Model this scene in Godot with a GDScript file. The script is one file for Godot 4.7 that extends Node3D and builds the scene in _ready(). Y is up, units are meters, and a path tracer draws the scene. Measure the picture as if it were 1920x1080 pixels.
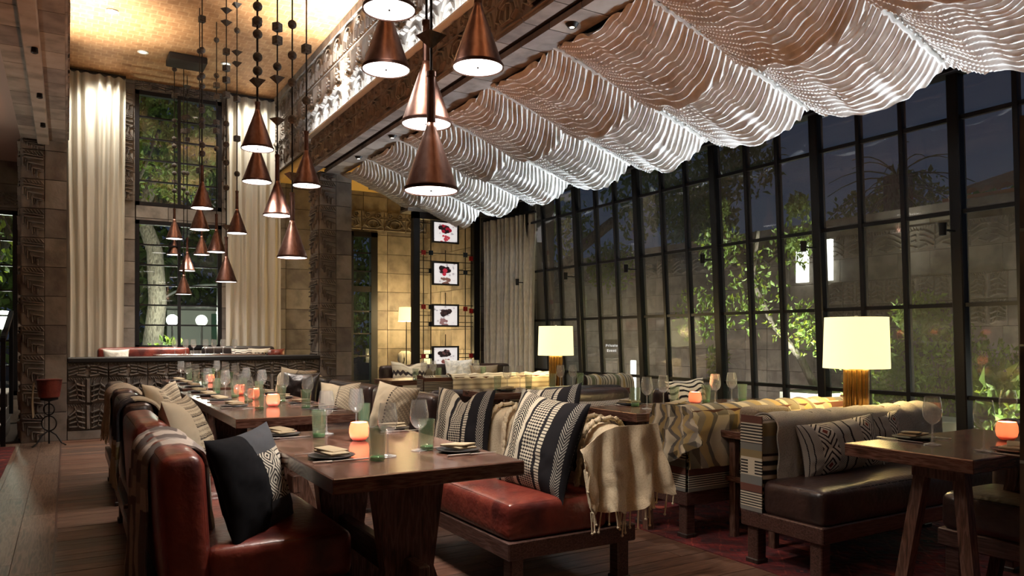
extends Node3D
# ---------------------------------------------------------------- camera numbers (photo taken as 1920 x 1080)
const FPX := 1412.0
const PX := 960.0
const PY := 634.0
const EYE := 1.22
var TH := atan((960.0 - 126.0) / 1412.0)
# layout of the place, in metres
const ZB := -13.0      # back wall with the tall windows
const ZC := -10.45     # columns and parapet
const YS := 3.56       # soffit of the side beams
const YC := 5.2        # gold ceiling
const GX := 5.82       # glass wall at the floor; it leans in by GK per metre
const GK := 0.055
var M := {}
var names := {}
var meshes := {}
var rng := RandomNumberGenerator.new()

func ray(px: float, py: float) -> Vector3:
	var l := (px - PX) / FPX
	return Vector3(l * cos(TH) + sin(TH), (PY - py) / FPX, l * sin(TH) - cos(TH))
func onY(px: float, py: float, y: float) -> Vector3:
	var r := ray(px, py)
	return r * ((y - EYE) / r.y) + Vector3(0, EYE, 0)
func atd(px: float, py: float, d: float) -> Vector3:
	return ray(px, py) * d + Vector3(0, EYE, 0)
func onZ(px: float, py: float, z: float) -> Vector3:
	var r := ray(px, py)
	return r * (z / r.z) + Vector3(0, EYE, 0)
func onX(px: float, py: float, x: float) -> Vector3:
	var r := ray(px, py)
	return r * (x / r.x) + Vector3(0, EYE, 0)

# ---------------------------------------------------------------- nodes
func numbered(called: String) -> String:
	if not names.has(called):
		names[called] = 0
		return called
	names[called] += 1
	return "%s_%03d" % [called, names[called]]
func tag(o: Node3D, label: String, category: String, group := "", kind := "") -> Node3D:
	if label: o.set_meta("label", label)
	if category: o.set_meta("category", category)
	if group: o.set_meta("group", group)
	if kind: o.set_meta("kind", kind)
	return o
func thing(called: String, label: String, category: String, at := Vector3.ZERO, turn := 0.0, group := "") -> Node3D:
	var o := Node3D.new()
	o.name = numbered(called)
	add_child(o)
	o.position = at
	o.rotation.y = turn
	return tag(o, label, category, group)
func struct(called: String, label: String, category: String) -> Node3D:
	var o := Node3D.new()
	o.name = numbered(called)
	add_child(o)
	return tag(o, label, category, "", "structure")
func part(called: String, mesh: Mesh, mat: Material, parent: Node3D, xf := Transform3D()) -> MeshInstance3D:
	var o := MeshInstance3D.new()
	o.name = called if parent != self else numbered(called)
	o.mesh = mesh
	o.material_override = mat
	o.transform = xf
	o.cast_shadow = GeometryInstance3D.SHADOW_CASTING_SETTING_ON
	parent.add_child(o, true)
	return o
func one(called: String, mesh: Mesh, mat: Material, label: String, category: String, xf := Transform3D(), group := "") -> MeshInstance3D:
	var o := part(called, mesh, mat, self, xf)
	tag(o, label, category, group)
	return o
func dup(src: Node3D, label: String, at: Vector3, turn := 0.0, group := "") -> Node3D:
	var base: String = src.name
	var cut := base.rfind("_")
	if cut > 0 and base.substr(cut + 1).is_valid_int():
		base = base.substr(0, cut)
	var o: Node3D = src.duplicate()
	o.name = numbered(base)
	add_child(o)
	o.position = at
	o.rotation.y = turn
	if label: o.set_meta("label", label)
	if group: o.set_meta("group", group)
	return o

# ---------------------------------------------------------------- mesh helpers
func xf(at: Vector3, rot := Vector3.ZERO, sc := Vector3.ONE) -> Transform3D:
	return Transform3D(Basis.from_euler(rot).scaled_local(sc), at)
func st0() -> SurfaceTool:
	var st := SurfaceTool.new()
	st.begin(Mesh.PRIMITIVE_TRIANGLES)
	st.set_smooth_group(-1)
	return st
func done(st: SurfaceTool) -> ArrayMesh:
	st.generate_normals()
	return st.commit()
func tri(st: SurfaceTool, a: Vector3, b: Vector3, c: Vector3, mid: Vector3) -> void:
	var n := (c - a).cross(b - a)
	if n.dot((a + b + c) / 3.0 - mid) < 0.0:
		var t := b
		b = c
		c = t
	st.add_vertex(a)
	st.add_vertex(b)
	st.add_vertex(c)
func quad(st: SurfaceTool, a: Vector3, b: Vector3, c: Vector3, d: Vector3, mid: Vector3) -> void:
	tri(st, a, b, c, mid)
	tri(st, a, c, d, mid)
# a hexahedron from two quads of four corners each
func hexa(st: SurfaceTool, lo: Array, hi: Array) -> void:
	var mid := Vector3.ZERO
	for k in 4: mid += (lo[k] + hi[k]) / 8.0
	quad(st, lo[0], lo[1], lo[2], lo[3], mid)
	quad(st, hi[0], hi[1], hi[2], hi[3], mid)
	for k in 4:
		var j := (k + 1) % 4
		quad(st, lo[k], lo[j], hi[j], hi[k], mid)
func box(st: SurfaceTool, c: Vector3, s: Vector3, b := Basis()) -> void:
	var lo := []
	var hi := []
	for k in [Vector2(-1, -1), Vector2(1, -1), Vector2(1, 1), Vector2(-1, 1)]:
		lo.append(c + b * (Vector3(k.x, -1, k.y) * s * 0.5))
		hi.append(c + b * (Vector3(k.x, 1, k.y) * s * 0.5))
	hexa(st, lo, hi)
# box between two points with a square section
func bar(st: SurfaceTool, p: Vector3, q: Vector3, w: float, t: float, side := Vector3.UP) -> void:
	var d := (q - p).normalized()
	var u := d.cross(side)
	if u.length() < 0.01: u = d.cross(Vector3.RIGHT)
	u = u.normalized()
	var v := u.cross(d).normalized()
	var lo := []
	var hi := []
	for k in [Vector2(-1, -1), Vector2(1, -1), Vector2(1, 1), Vector2(-1, 1)]:
		var off: Vector3 = u * (k.x * w * 0.5) + v * (k.y * t * 0.5)
		lo.append(p + off)
		hi.append(q + off)
	hexa(st, lo, hi)
func boxm(s: Vector3) -> ArrayMesh:
	var st := st0()
	box(st, Vector3.ZERO, s)
	return done(st)
# box with chamfered edges, centred
func cbox(s: Vector3, r: float) -> ArrayMesh:
	var st := st0()
	var h := s * 0.5
	var pt := func(sx: int, sy: int, sz: int, ax: int) -> Vector3:
		var p := Vector3(sx, sy, sz) * h
		for k in 3:
			if k != ax: p[k] -= r * (1.0 if p[k] > 0 else -1.0)
		return p
	var o := Vector3.ZERO
	for a in 3:
		var b := (a + 1) % 3
		var c := (a + 2) % 3
		for sg in [-1, 1]:
			var q := []
			for k in [[-1, -1], [1, -1], [1, 1], [-1, 1]]:
				var v := [0, 0, 0]
				v[a] = sg
				v[b] = k[0]
				v[c] = k[1]
				q.append(pt.call(v[0], v[1], v[2], a))
			quad(st, q[0], q[1], q[2], q[3], o)
		for sb in [-1, 1]:
			for sc in [-1, 1]:
				var e := []
				for k in [[-1, b], [1, b], [1, c], [-1, c]]:
					var v := [0, 0, 0]
					v[a] = k[0]
					v[b] = sb
					v[c] = sc
					e.append(pt.call(v[0], v[1], v[2], k[1]))
				quad(st, e[0], e[1], e[2], e[3], o)
	for k in 8:
		var v := [1 if k & 1 else -1, 1 if k & 2 else -1, 1 if k & 4 else -1]
		tri(st, pt.call(v[0], v[1], v[2], 0), pt.call(v[0], v[1], v[2], 1), pt.call(v[0], v[1], v[2], 2), o)
	return done(st)
func unit() -> Mesh:
	if not meshes.has("unit"):
		meshes["unit"] = boxm(Vector3.ONE)
	return meshes["unit"]
func ubox(called: String, mat: Material, parent: Node3D, c: Vector3, s: Vector3, rot := Vector3.ZERO) -> MeshInstance3D:
	return part(called, unit(), mat, parent, xf(c, rot, s))
# smooth surface from a grid of points; f(i, j) -> position; closed = joins the last column to the first
func sheet(nu: int, nv: int, f: Callable, uvs := Vector2.ONE, flip := false) -> ArrayMesh:
	var p := PackedVector3Array()
	var n := PackedVector3Array()
	var uv := PackedVector2Array()
	var ix := PackedInt32Array()
	p.resize((nu + 1) * (nv + 1))
	n.resize(p.size())
	uv.resize(p.size())
	for i in nu + 1:
		for j in nv + 1:
			p[i * (nv + 1) + j] = f.call(float(i) / nu, float(j) / nv)
			uv[i * (nv + 1) + j] = Vector2(float(i) / nu, float(j) / nv) * uvs
	for i in nu + 1:
		for j in nv + 1:
			var a := p[mini(i + 1, nu) * (nv + 1) + j] - p[maxi(i - 1, 0) * (nv + 1) + j]
			var b := p[i * (nv + 1) + mini(j + 1, nv)] - p[i * (nv + 1) + maxi(j - 1, 0)]
			var c := a.cross(b)
			if c.length_squared() < 1e-18: c = Vector3.UP
			n[i * (nv + 1) + j] = c.normalized() * (-1.0 if flip else 1.0)
	for i in nu:
		for j in nv:
			var a := i * (nv + 1) + j
			var b := (i + 1) * (nv + 1) + j
			if flip: ix.append_array([a, b, b + 1, a, b + 1, a + 1])
			else: ix.append_array([a, b + 1, b, a, a + 1, b + 1])
	var arr := []
	arr.resize(Mesh.ARRAY_MAX)
	arr[Mesh.ARRAY_VERTEX] = p
	arr[Mesh.ARRAY_NORMAL] = n
	arr[Mesh.ARRAY_TEX_UV] = uv
	arr[Mesh.ARRAY_INDEX] = ix
	var m := ArrayMesh.new()
	m.add_surface_from_arrays(Mesh.PRIMITIVE_TRIANGLES, arr)
	return m
# joins meshes into one
func join(list: Array) -> ArrayMesh:
	var st := SurfaceTool.new()
	st.begin(Mesh.PRIMITIVE_TRIANGLES)
	for e in list:
		if e is Array: st.append_from(e[0], 0, e[1])
		else: st.append_from(e, 0, Transform3D())
	return st.commit()
# cloth with two faces and a thickness along its normal
func cloth(nu: int, nv: int, f: Callable, th := 0.006, uvs := Vector2.ONE) -> ArrayMesh:
	var off := func(u: float, v: float) -> Vector3:
		var e := 0.004
		var a: Vector3 = f.call(minf(u + e, 1), v) - f.call(maxf(u - e, 0), v)
		var b: Vector3 = f.call(u, minf(v + e, 1)) - f.call(u, maxf(v - e, 0))
		return f.call(u, v) - a.cross(b).normalized() * th
	var top := sheet(nu, nv, f, uvs)
	var bot := sheet(nu, nv, off, uvs, true)
	var e1 := sheet(nu, 1, func(u, w): return f.call(u, 0.0) if w < 0.5 else off.call(u, 0.0), Vector2(uvs.x, 0.01))
	var e2 := sheet(nu, 1, func(u, w): return f.call(u, 1.0) if w < 0.5 else off.call(u, 1.0), Vector2(uvs.x, 0.01))
	var e3 := sheet(1, nv, func(w, v): return f.call(0.0, v) if w < 0.5 else off.call(0.0, v), Vector2(0.01, uvs.y))
	var e4 := sheet(1, nv, func(w, v): return f.call(1.0, v) if w < 0.5 else off.call(1.0, v), Vector2(0.01, uvs.y))
	return join([top, bot, e1, e2, e3, e4])
# surface of revolution; profile of (radius, height)
func lathe(prof: Array, seg := 20) -> ArrayMesh:
	var k := prof.size() - 1
	return sheet(k, seg, func(u: float, v: float) -> Vector3:
		var p: Vector2 = prof[int(round(u * k))]
		return Vector3(cos(v * TAU) * p.x, p.y, sin(v * TAU) * p.x), Vector2(1, 1), true)
# a lathe whose profile corners stay sharp
func turned(prof: Array, seg := 20) -> ArrayMesh:
	var list := []
	for k in prof.size() - 1:
		list.append(lathe([prof[k], prof[k + 1]], seg))
	return join(list)
func tube(pts: Array, r: float, seg := 6, taper := 1.0) -> ArrayMesh:
	var k := pts.size() - 1
	var up := Vector3(0.31, 0.11, 0.94)
	return sheet(k, seg, func(u: float, v: float) -> Vector3:
		var i := int(round(u * k))
		var d: Vector3 = (pts[mini(i + 1, k)] - pts[maxi(i - 1, 0)]).normalized()
		var a := d.cross(up).normalized()
		var b := d.cross(a)
		return pts[i] + (a * cos(v * TAU) + b * sin(v * TAU)) * r * lerpf(1.0, taper, u), Vector2(k, 1), true)
# upholstered block: rounded edges, a little puffed
func cushion(s: Vector3, r: float, puff := Vector3.ZERO, n := 8) -> ArrayMesh:
	var list := []
	var h := s * 0.5
	var prm := []
	for k in 4: prm.append([0.0, 0.1, 0.35, 0.7][k])
	for a in 3:
		var b := (a + 1) % 3
		var c := (a + 2) % 3
		var spread := func(t: float, hh: float) -> float:
			var e := (t - 0.5) * 2.0
			var m := absf(e)
			var q := lerpf(0.0, 1.0, 1.0 - pow(1.0 - m, 1.7))
			return signf(e) * q * hh
		for sg in [-1.0, 1.0]:
			var f := func(u: float, v: float) -> Vector3:
				var p := Vector3.ZERO
				p[a] = sg * h[a]
				p[b] = spread.call(u, h[b])
				p[c] = spread.call(v, h[c])
				var q := Vector3(clampf(p.x, -h.x + r, h.x - r), clampf(p.y, -h.y + r, h.y - r), clampf(p.z, -h.z + r, h.z - r))
				var d := p - q
				if d.length() > 1e-6: p = q + d.normalized() * r
				var g := (1.0 - pow(p[b] / h[b], 2.0)) * (1.0 - pow(p[c] / h[c], 2.0))
				p[a] += sg * puff[a] * g
				return p
			list.append(sheet(n * 2, n * 2, f, Vector2(s[b], s[c]), sg < 0.0))
	return join(list)
# cushion with pulled-out corners; w wide, h high, t thick; dent = chop in the top edge
func pillow(w: float, h: float, t: float, dent := 0.0, seed := 1) -> ArrayMesh:
	var nz := FastNoiseLite.new()
	nz.seed = seed
	nz.frequency = 3.0
	var list := []
	for sg in [-1.0, 1.0]:
		var f := func(u: float, v: float) -> Vector3:
			var x := u * 2.0 - 1.0
			var y := v * 2.0 - 1.0
			x = signf(x) * (1.0 - pow(1.0 - absf(x), 1.5))
			y = signf(y) * (1.0 - pow(1.0 - absf(y), 1.5))
			var px := x * (1.0 - 0.09 * (1.0 - y * y))
			var py := y * (1.0 - 0.09 * (1.0 - x * x))
			var th := pow(maxf(0.0, 1.0 - pow(absf(x), 2.6)), 0.62) * pow(maxf(0.0, 1.0 - pow(absf(y), 2.6)), 0.62)
			th *= 1.0 + 0.22 * nz.get_noise_2d(x * 0.5 + 3.0, y * 0.5)
			th += 0.05 * nz.get_noise_2d(x * 1.6, y * 1.6 + 9.0) * (1.0 - x * x * y * y)
			if dent > 0.0:
				var g := exp(-pow(x / 0.28, 2.0)) * smoothstep(-0.3, 1.0, y)
				py -= dent * g * 2.0
				th *= 1.0 - 0.45 * g
			return Vector3(px * w * 0.5, py * h * 0.5, sg * maxf(th, 0.0) * t * 0.5)
		list.append(sheet(26, 26, f, Vector2(1, 1), sg < 0.0))
	return join(list)

# ---------------------------------------------------------------- relief on moulded blocks: ridges on the plane z = 0, facing +z
func ridge(st: SurfaceTool, p: Vector2, q: Vector2, w: float, h: float) -> void:
	var d := (q - p).normalized()
	var s := Vector2(-d.y, d.x) * w * 0.5
	var t := s * 0.45
	var e := d * w * 0.35
	var lo := [p - s, q - s, q + s, p + s]
	var hi := [p - t + e, q - t - e, q + t - e, p + t + e]
	var a := []
	var b := []
	for k in 4:
		a.append(Vector3(lo[k].x, lo[k].y, 0))
		b.append(Vector3(hi[k].x, hi[k].y, h))
	var mid: Vector3 = (a[0] + a[2] + b[0] + b[2]) / 4.0
	quad(st, b[0], b[1], b[2], b[3], mid)
	for k in 4:
		var j := (k + 1) % 4
		quad(st, a[k], a[j], b[j], b[k], mid)
func path(st: SurfaceTool, pts: Array, w: float, h: float) -> void:
	for k in pts.size() - 1: ridge(st, pts[k], pts[k + 1], w, h)
func boss(st: SurfaceTool, c: Vector2, r: float, h: float) -> void:
	for k in 6:
		var a := TAU * k / 6.0
		var b := TAU * (k + 1) / 6.0
		var p := Vector3(c.x + cos(a) * r, c.y + sin(a) * r, 0)
		var q := Vector3(c.x + cos(b) * r, c.y + sin(b) * r, 0)
		var i := Vector3(c.x + cos(a) * r * 0.6, c.y + sin(a) * r * 0.6, h * 0.75)
		var j := Vector3(c.x + cos(b) * r * 0.6, c.y + sin(b) * r * 0.6, h * 0.75)
		var top := Vector3(c.x, c.y, h)
		var m := Vector3(c.x, c.y, -h)
		quad(st, p, q, j, i, m)
		tri(st, i, j, top, m)
func slab(st: SurfaceTool, w: float, h: float, d: float) -> void:
	box(st, Vector3(w * 0.5, h * 0.5, -d * 0.5), Vector3(w, h, d))

# ---------------------------------------------------------------- materials
func col(r: int, g: int, b: int) -> Color:
	return Color(r / 255.0, g / 255.0, b / 255.0)
func plain(c: Color, rough := 0.8, metal := 0.0) -> StandardMaterial3D:
	var m := StandardMaterial3D.new()
	m.albedo_color = c
	m.roughness = rough
	m.metallic = metal
	return m
func ntex(freq: float, cols: Array, seed: int, size := 256, octaves := 4, kind := FastNoiseLite.TYPE_SIMPLEX_SMOOTH) -> NoiseTexture2D:
	var n := FastNoiseLite.new()
	n.seed = seed
	n.frequency = freq
	n.noise_type = kind
	n.fractal_octaves = octaves
	var t := NoiseTexture2D.new()
	t.width = size
	t.height = size
	t.seamless = true
	t.noise = n
	var g := Gradient.new()
	var off := PackedFloat32Array()
	var cc := PackedColorArray()
	for k in cols.size():
		off.append(0.15 + 0.7 * k / maxf(1.0, cols.size() - 1.0))
		cc.append(cols[k])
	g.offsets = off
	g.colors = cc
	t.color_ramp = g
	return t
func nbump(freq: float, seed: int, size := 256, octaves := 4) -> NoiseTexture2D:
	return ntex(freq, [Color.BLACK, Color.WHITE], seed, size, octaves)
func triplanar(m: StandardMaterial3D, sc: Vector3, world := false) -> void:
	m.uv1_triplanar = true
	m.uv1_world_triplanar = world
	m.uv1_scale = sc
	m.uv1_triplanar_sharpness = 4.0
func relief(m: StandardMaterial3D, t: Texture2D, cm: float) -> void:
	m.heightmap_enabled = true
	m.heightmap_texture = t
	m.heightmap_scale = cm
func wood(base: Color, var_: float, sc: Vector3, rough: float, seed: int, world := false, coat := 0.0) -> StandardMaterial3D:
	var m := plain(Color.WHITE, rough)
	m.albedo_texture = ntex(0.02, [base.darkened(var_), base, base.lightened(var_ * 0.35), base.darkened(var_ * 0.5), base.lightened(var_ * 0.15)], seed, 256, 5)
	triplanar(m, sc, world)
	if coat > 0.0:
		m.clearcoat_enabled = true
		m.clearcoat = coat
		m.clearcoat_roughness = 0.12
	return m
func img(w: int, h: int, f: Callable) -> ImageTexture:
	var d := PackedByteArray()
	d.resize(w * h * 3)
	for y in h:
		for x in w:
			var c: Color = f.call(x, y)
			var k := (y * w + x) * 3
			d[k] = int(clampf(c.r, 0, 1) * 255.0)
			d[k + 1] = int(clampf(c.g, 0, 1) * 255.0)
			d[k + 2] = int(clampf(c.b, 0, 1) * 255.0)
	return ImageTexture.create_from_image(Image.create_from_data(w, h, false, Image.FORMAT_RGB8, d))
func fabric(t: Texture2D, sc := Vector3.ONE, c := Color.WHITE) -> StandardMaterial3D:
	var m := plain(c, 0.95)
	m.albedo_texture = t
	m.uv1_scale = sc
	m.metallic_specular = 0.2
	return m
func glow(c: Color, e: float, base := Color.WHITE) -> StandardMaterial3D:
	var m := plain(base, 0.6)
	m.emission_enabled = true
	m.emission = c
	m.emission_energy_multiplier = e
	return m
func pane(c: Color, a: float) -> StandardMaterial3D:
	var m := plain(Color(c.r, c.g, c.b, a), 0.03)
	m.transparency = BaseMaterial3D.TRANSPARENCY_ALPHA
	return m
func weave(x: int, y: int) -> float:
	return 0.93 + 0.07 * float((x + y) % 2) - 0.05 * float((x * 7 + y * 13) % 5) / 5.0

func make_materials() -> void:
	var grit := nbump(0.06, 5, 256, 5)
	var tones := [col(128, 121, 112), col(120, 112, 104), col(136, 128, 118), col(112, 105, 99)]
	for k in 4:
		var b := plain(Color.WHITE, 0.9)
		b.albedo_texture = ntex(0.012, [tones[k].darkened(0.18), tones[k], tones[k].lightened(0.08)], 40 + k, 256, 5)
		triplanar(b, Vector3.ONE * 0.9, true)
		relief(b, grit, 0.12)
		M["block%d" % k] = b
	var o := plain(Color.WHITE, 0.92)
	o.albedo_texture = ntex(0.015, [tones[3].darkened(0.15), tones[1], tones[2]], 47, 256, 5)
	triplanar(o, Vector3.ONE * 0.7, true)
	relief(o, grit, 0.12)
	M.ornament = o
	M.joint = plain(col(52, 45, 40), 0.95)
	M.plaster = plain(col(176, 150, 138), 0.9)
	M.warm_plaster = plain(col(226, 190, 112), 0.9)
	M.dark_plaster = plain(col(60, 54, 50), 0.9)
	# gold leaf laid in overlapping squares
	var rg := RandomNumberGenerator.new()
	rg.seed = 11
	var tone := []
	for k in 16 * 12: tone.append(rg.randf())
	var nz := FastNoiseLite.new()
	nz.seed = 3
	nz.frequency = 0.03
	var leaf := img(512, 512, func(x: int, y: int) -> Color:
		var row := y / 43
		var xs := (x + (row % 2) * 22) % 512
		var cx := xs / 43
		var t: float = tone[(row * 12 + cx) % tone.size()]
		var ex := minf(xs % 43, 43 - xs % 43) / 43.0
		var ey := minf(y % 43, 43 - y % 43) / 43.0
		var c := col(172, 126, 84).lerp(col(196, 150, 104), t)
		c = c.lerp(col(132, 88, 54), 0.35 * (0.5 + nz.get_noise_2d(x, y)))
		if minf(ex, ey) < 0.05: c = c.lerp(col(214, 182, 142), 0.4)
		return c)
	var gold := plain(Color.WHITE, 0.55, 0.35)
	gold.albedo_texture = leaf
	triplanar(gold, Vector3.ONE * 0.62, true)
	M.gold = gold
	# woods
	for k in 5:
		var c: Color = [col(98, 70, 55), col(86, 60, 47), col(108, 77, 60), col(76, 55, 45), col(102, 67, 51)][k]
		var f := wood(c, 0.35, Vector3(0.35, 1, 5.5), 0.42, 60 + k, true)
		f.uv1_offset = Vector3(k * 0.37, 0, k * 0.21)
		M["plank%d" % k] = f
		var g := wood(c.lerp(col(100, 82, 66), 0.5), 0.3, Vector3(5.0, 1, 0.4), 0.45, 70 + k, true)
		M["aisle%d" % k] = g
	M.table = wood(col(98, 64, 51), 0.36, Vector3(0.35, 9, 0.9), 0.24, 80, false, 0.5)
	M.table_leg = wood(col(96, 64, 50), 0.4, Vector3(6, 0.7, 6), 0.45, 81)
	M.rail = wood(col(70, 44, 37), 0.35, Vector3(0.7, 7, 7), 0.35, 82, false, 0.2)
	M.dark_wood = wood(col(38, 26, 22), 0.3, Vector3(4, 0.6, 4), 0.5, 83)
	# leather
	var crease := nbump(0.045, 90, 512, 5)
	for e in [["red", col(104, 42, 34), col(72, 28, 25), col(122, 54, 42)], ["brown", col(52, 37, 34), col(38, 28, 27), col(64, 46, 42)], ["black", col(34, 28, 28), col(24, 20, 20), col(42, 34, 32)]]:
		var l := plain(Color.WHITE, 0.36)
		l.albedo_texture = ntex(0.01, [e[2], e[1], e[3], e[1]], 91, 256, 5)
		triplanar(l, Vector3.ONE * 1.1)
		relief(l, crease, 0.14)
		l.clearcoat_enabled = true
		l.clearcoat = 0.35
		l.clearcoat_roughness = 0.25
		M["leather_" + e[0]] = l
	# metals
	M.copper = plain(col(126, 96, 86), 0.36, 1.0)
	M.copper.albedo_texture = ntex(0.02, [col(200, 190, 186), col(255, 255, 255), col(226, 214, 206)], 95, 256, 4)
	triplanar(M.copper, Vector3(3, 1.5, 3))
	M.copper_dark = plain(col(92, 66, 58), 0.42, 1.0)
	M.rod = plain(col(26, 22, 20), 0.5, 0.6)
	M.canopy = plain(col(40, 34, 30), 0.9)
	M.bead = plain(Color.WHITE, 0.75)
	M.bead.albedo_texture = ntex(0.05, [col(44, 42, 39), col(66, 62, 57), col(80, 75, 69)], 96, 128, 4)
	triplanar(M.bead, Vector3.ONE * 6)
	M.steel = plain(col(30, 30, 33), 0.42, 0.5)
	M.iron = plain(col(24, 22, 22), 0.6, 0.5)
	M.silver = plain(col(214, 212, 208), 0.42, 0.85)
	M.amber = plain(col(122, 92, 50), 0.2, 0.85)
	# lights
	M.diffuser = glow(Color(1.0, 0.97, 0.95), 5.0)
	M.shade = glow(Color(1.0, 0.95, 0.7), 1.25, col(250, 242, 210))
	M.led = glow(Color(0.93, 0.97, 1.0), 4.0)
	M.globe = glow(Color(0.94, 1.0, 0.9), 6.0)
	M.spot_lens = glow(Color(1.0, 0.92, 0.8), 6.0)
	M.flame = glow(Color(1.0, 0.72, 0.4), 16.0)
	# glass
	M.window = pane(col(140, 150, 160), 0.015)
	M.coated = pane(col(225, 232, 238), 0.0005)
	M.coated.metallic = 0.06
	M.glass = pane(col(230, 235, 235), 0.03)
	M.glass.metallic = 0.08
	M.glass_stem = pane(col(235, 240, 240), 0.25)
	var tg := pane(col(150, 186, 150), 0.13)
	tg.metallic = 0.08
	M.tumbler_foot = pane(col(84, 150, 92), 0.6)
	M.tumbler = tg
	var vot := plain(col(252, 96, 78), 0.5)
	vot.backlight_enabled = true
	vot.backlight = Color(1.0, 1.0, 1.0)
	M.votive = vot
	M.wax = plain(col(240, 226, 204), 0.6)
	M.bronze = plain(col(120, 78, 28), 0.3, 0.9)
	# textiles
	var drape := plain(Color.WHITE, 0.95)
	drape.albedo_texture = ntex(0.02, [col(172, 170, 164), col(194, 192, 186), col(204, 202, 196)], 101, 256, 4)
	triplanar(drape, Vector3.ONE * 1.4, true)
	drape.backlight_enabled = true
	drape.backlight = Color(0.18, 0.18, 0.18)
	M.drape = drape
	var sheer := plain(Color(0.9, 0.87, 0.8, 0.62), 0.95)
	sheer.transparency = BaseMaterial3D.TRANSPARENCY_ALPHA
	sheer.backlight_enabled = true
	sheer.backlight = Color(0.4, 0.4, 0.38)
	M.sheer = sheer
	M.curtain = plain(Color.WHITE, 0.95)
	M.curtain.albedo_texture = ntex(0.06, [col(184, 180, 170), col(208, 204, 194)], 103, 256, 3)
	triplanar(M.curtain, Vector3(2, 0.6, 2), true)
	var knit := nbump(0.12, 104, 256, 3)
	for e in [["cream", col(206, 190, 160), col(186, 168, 138)], ["taupe", col(150, 136, 116), col(120, 108, 92)], ["white", col(222, 218, 208), col(196, 192, 182)], ["grey", col(164, 158, 148), col(142, 136, 128)]]:
		var m := plain(Color.WHITE, 0.97)
		m.albedo_texture = ntex(0.05, [e[2], e[1], e[1]], 105, 256, 4)
		triplanar(m, Vector3.ONE * 7)
		relief(m, knit, 0.16)
		M["wool_" + e[0]] = m
	M.napkin = plain(col(156, 141, 114), 0.95)
	M.plate = plain(col(44, 42, 42), 0.35)
	var ch := col(46, 44, 46)
	var cr := col(206, 196, 174)
	# stripes with rows of small marks, the black and cream cushions
	M.stripe = fabric(img(256, 256, func(x: int, y: int) -> Color:
		var w := weave(x, y)
		var bx := x % 256
		var c := cr
		var yy := y % 7
		if bx < 34: c = ch if ((yy < 4) == (bx % 8 < 4)) else cr
		elif bx < 44: c = ch
		elif bx < 62: c = cr
		elif bx < 96: c = ch if (absi((bx - 79)) + yy) % 9 < 5 else cr
		elif bx < 108: c = cr
		elif bx < 114: c = ch
		elif bx < 150: c = ch if ((bx + yy) % 12 < 6) != ((bx - yy + 24) % 12 < 6) else cr
		elif bx < 156: c = ch
		elif bx < 168: c = cr if yy < 5 else ch
		elif bx < 204: c = col(38, 36, 38)
		elif bx < 232: c = ch if (absi(bx - 218) + absi(yy - 6)) % 7 < 4 else col(176, 170, 158)
		else: c = col(34, 32, 34)
		return c * w))
	# charcoal cushion with a woven patch
	M.charcoal = fabric(img(256, 256, func(x: int, y: int) -> Color:
		var w := weave(x, y)
		var c := col(26, 26, 29)
		if x > 118:
			c = col(74, 76, 80)
			if y > 84 and y < 178:
				c = col(176, 170, 156)
				if x > 176 and x < 212 and y > 90 and y < 172:
					c = ch if (y % 10 < 3 or x < 180 or x > 208) else col(196, 190, 176)
				elif x < 168:
					c = ch if (absi(x - 142) + absi(y % 48 - 24)) % 9 < 4 else col(190, 184, 170)
		return c * w))
	# natural cushion with dark woven bands
	M.banded = fabric(img(256, 256, func(x: int, y: int) -> Color:
		var w := weave(x, y)
		var c := col(196, 184, 160)
		var b := (y + 6) % 26
		if x > 74:
			if b < 2: c = col(70, 64, 58)
			elif b < 9 and (x / 3 + b) % 4 < 2: c = col(92, 84, 76)
			elif b > 14 and b < 20 and (x + b * 3) % 11 < 4: c = col(120, 110, 98)
		return c * w))
	# grey tribal lumbar with two panels of diamonds
	M.lumbar = fabric(img(384, 192, func(x: int, y: int) -> Color:
		var w := weave(x, y)
		var c := col(178, 172, 162) if (x / 2 + y / 2) % 3 else col(120, 116, 112)
		for b in [28, 56, 176, 204, 350]:
			if absi(x - b) < 3: c = col(46, 44, 48)
		for p in [[88, 148], [244, 318]]:
			if x > p[0] and x < p[1]:
				var q := absi(x - (p[0] + p[1]) / 2) + absi(y % 96 - 48)
				c = col(44, 40, 44) if (q % 18 < 6) else col(196, 188, 176)
				if q < 10: c = col(120, 60, 52)
		return c * w))
	M.speckle = fabric(img(192, 192, func(x: int, y: int) -> Color:
		var w := weave(x, y)
		var c := col(188, 174, 148)
		if x > 96 and ((x * 5 + y * 3) % 13 < 5) and (y / 4 + x / 6) % 3 < 2: c = col(82, 74, 66)
		if absi(x - 96) < 3 and y % 9 < 5: c = col(60, 54, 50)
		return c * w))
	M.greyweave = fabric(img(128, 128, func(x: int, y: int) -> Color:
		return (col(84, 80, 80) if (x / 3 + y / 2) % 4 < 2 else col(168, 160, 150)) * weave(x, y)))
	M.ikat = fabric(img(192, 192, func(x: int, y: int) -> Color:
		var w := weave(x, y)
		var c := col(206, 198, 180)
		if absi(y - 120 + absi(x % 24 - 12)) < 9: c = col(60, 54, 56)
		elif (y / 10) % 3 == 0 and (x + y) % 7 < 3: c = col(150, 138, 120)
		return c * w))
	M.marble_cloth = plain(Color.WHITE, 0.95)
	M.marble_cloth.albedo_texture = ntex(0.02, [col(232, 232, 232), col(238, 238, 236), col(200, 204, 208), col(240, 240, 238)], 120, 256, 5)
	# kilim upholstery: rust, grey and mustard bands between black and cream hatching
	M.kilim = plain(Color.WHITE, 0.95)
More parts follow.
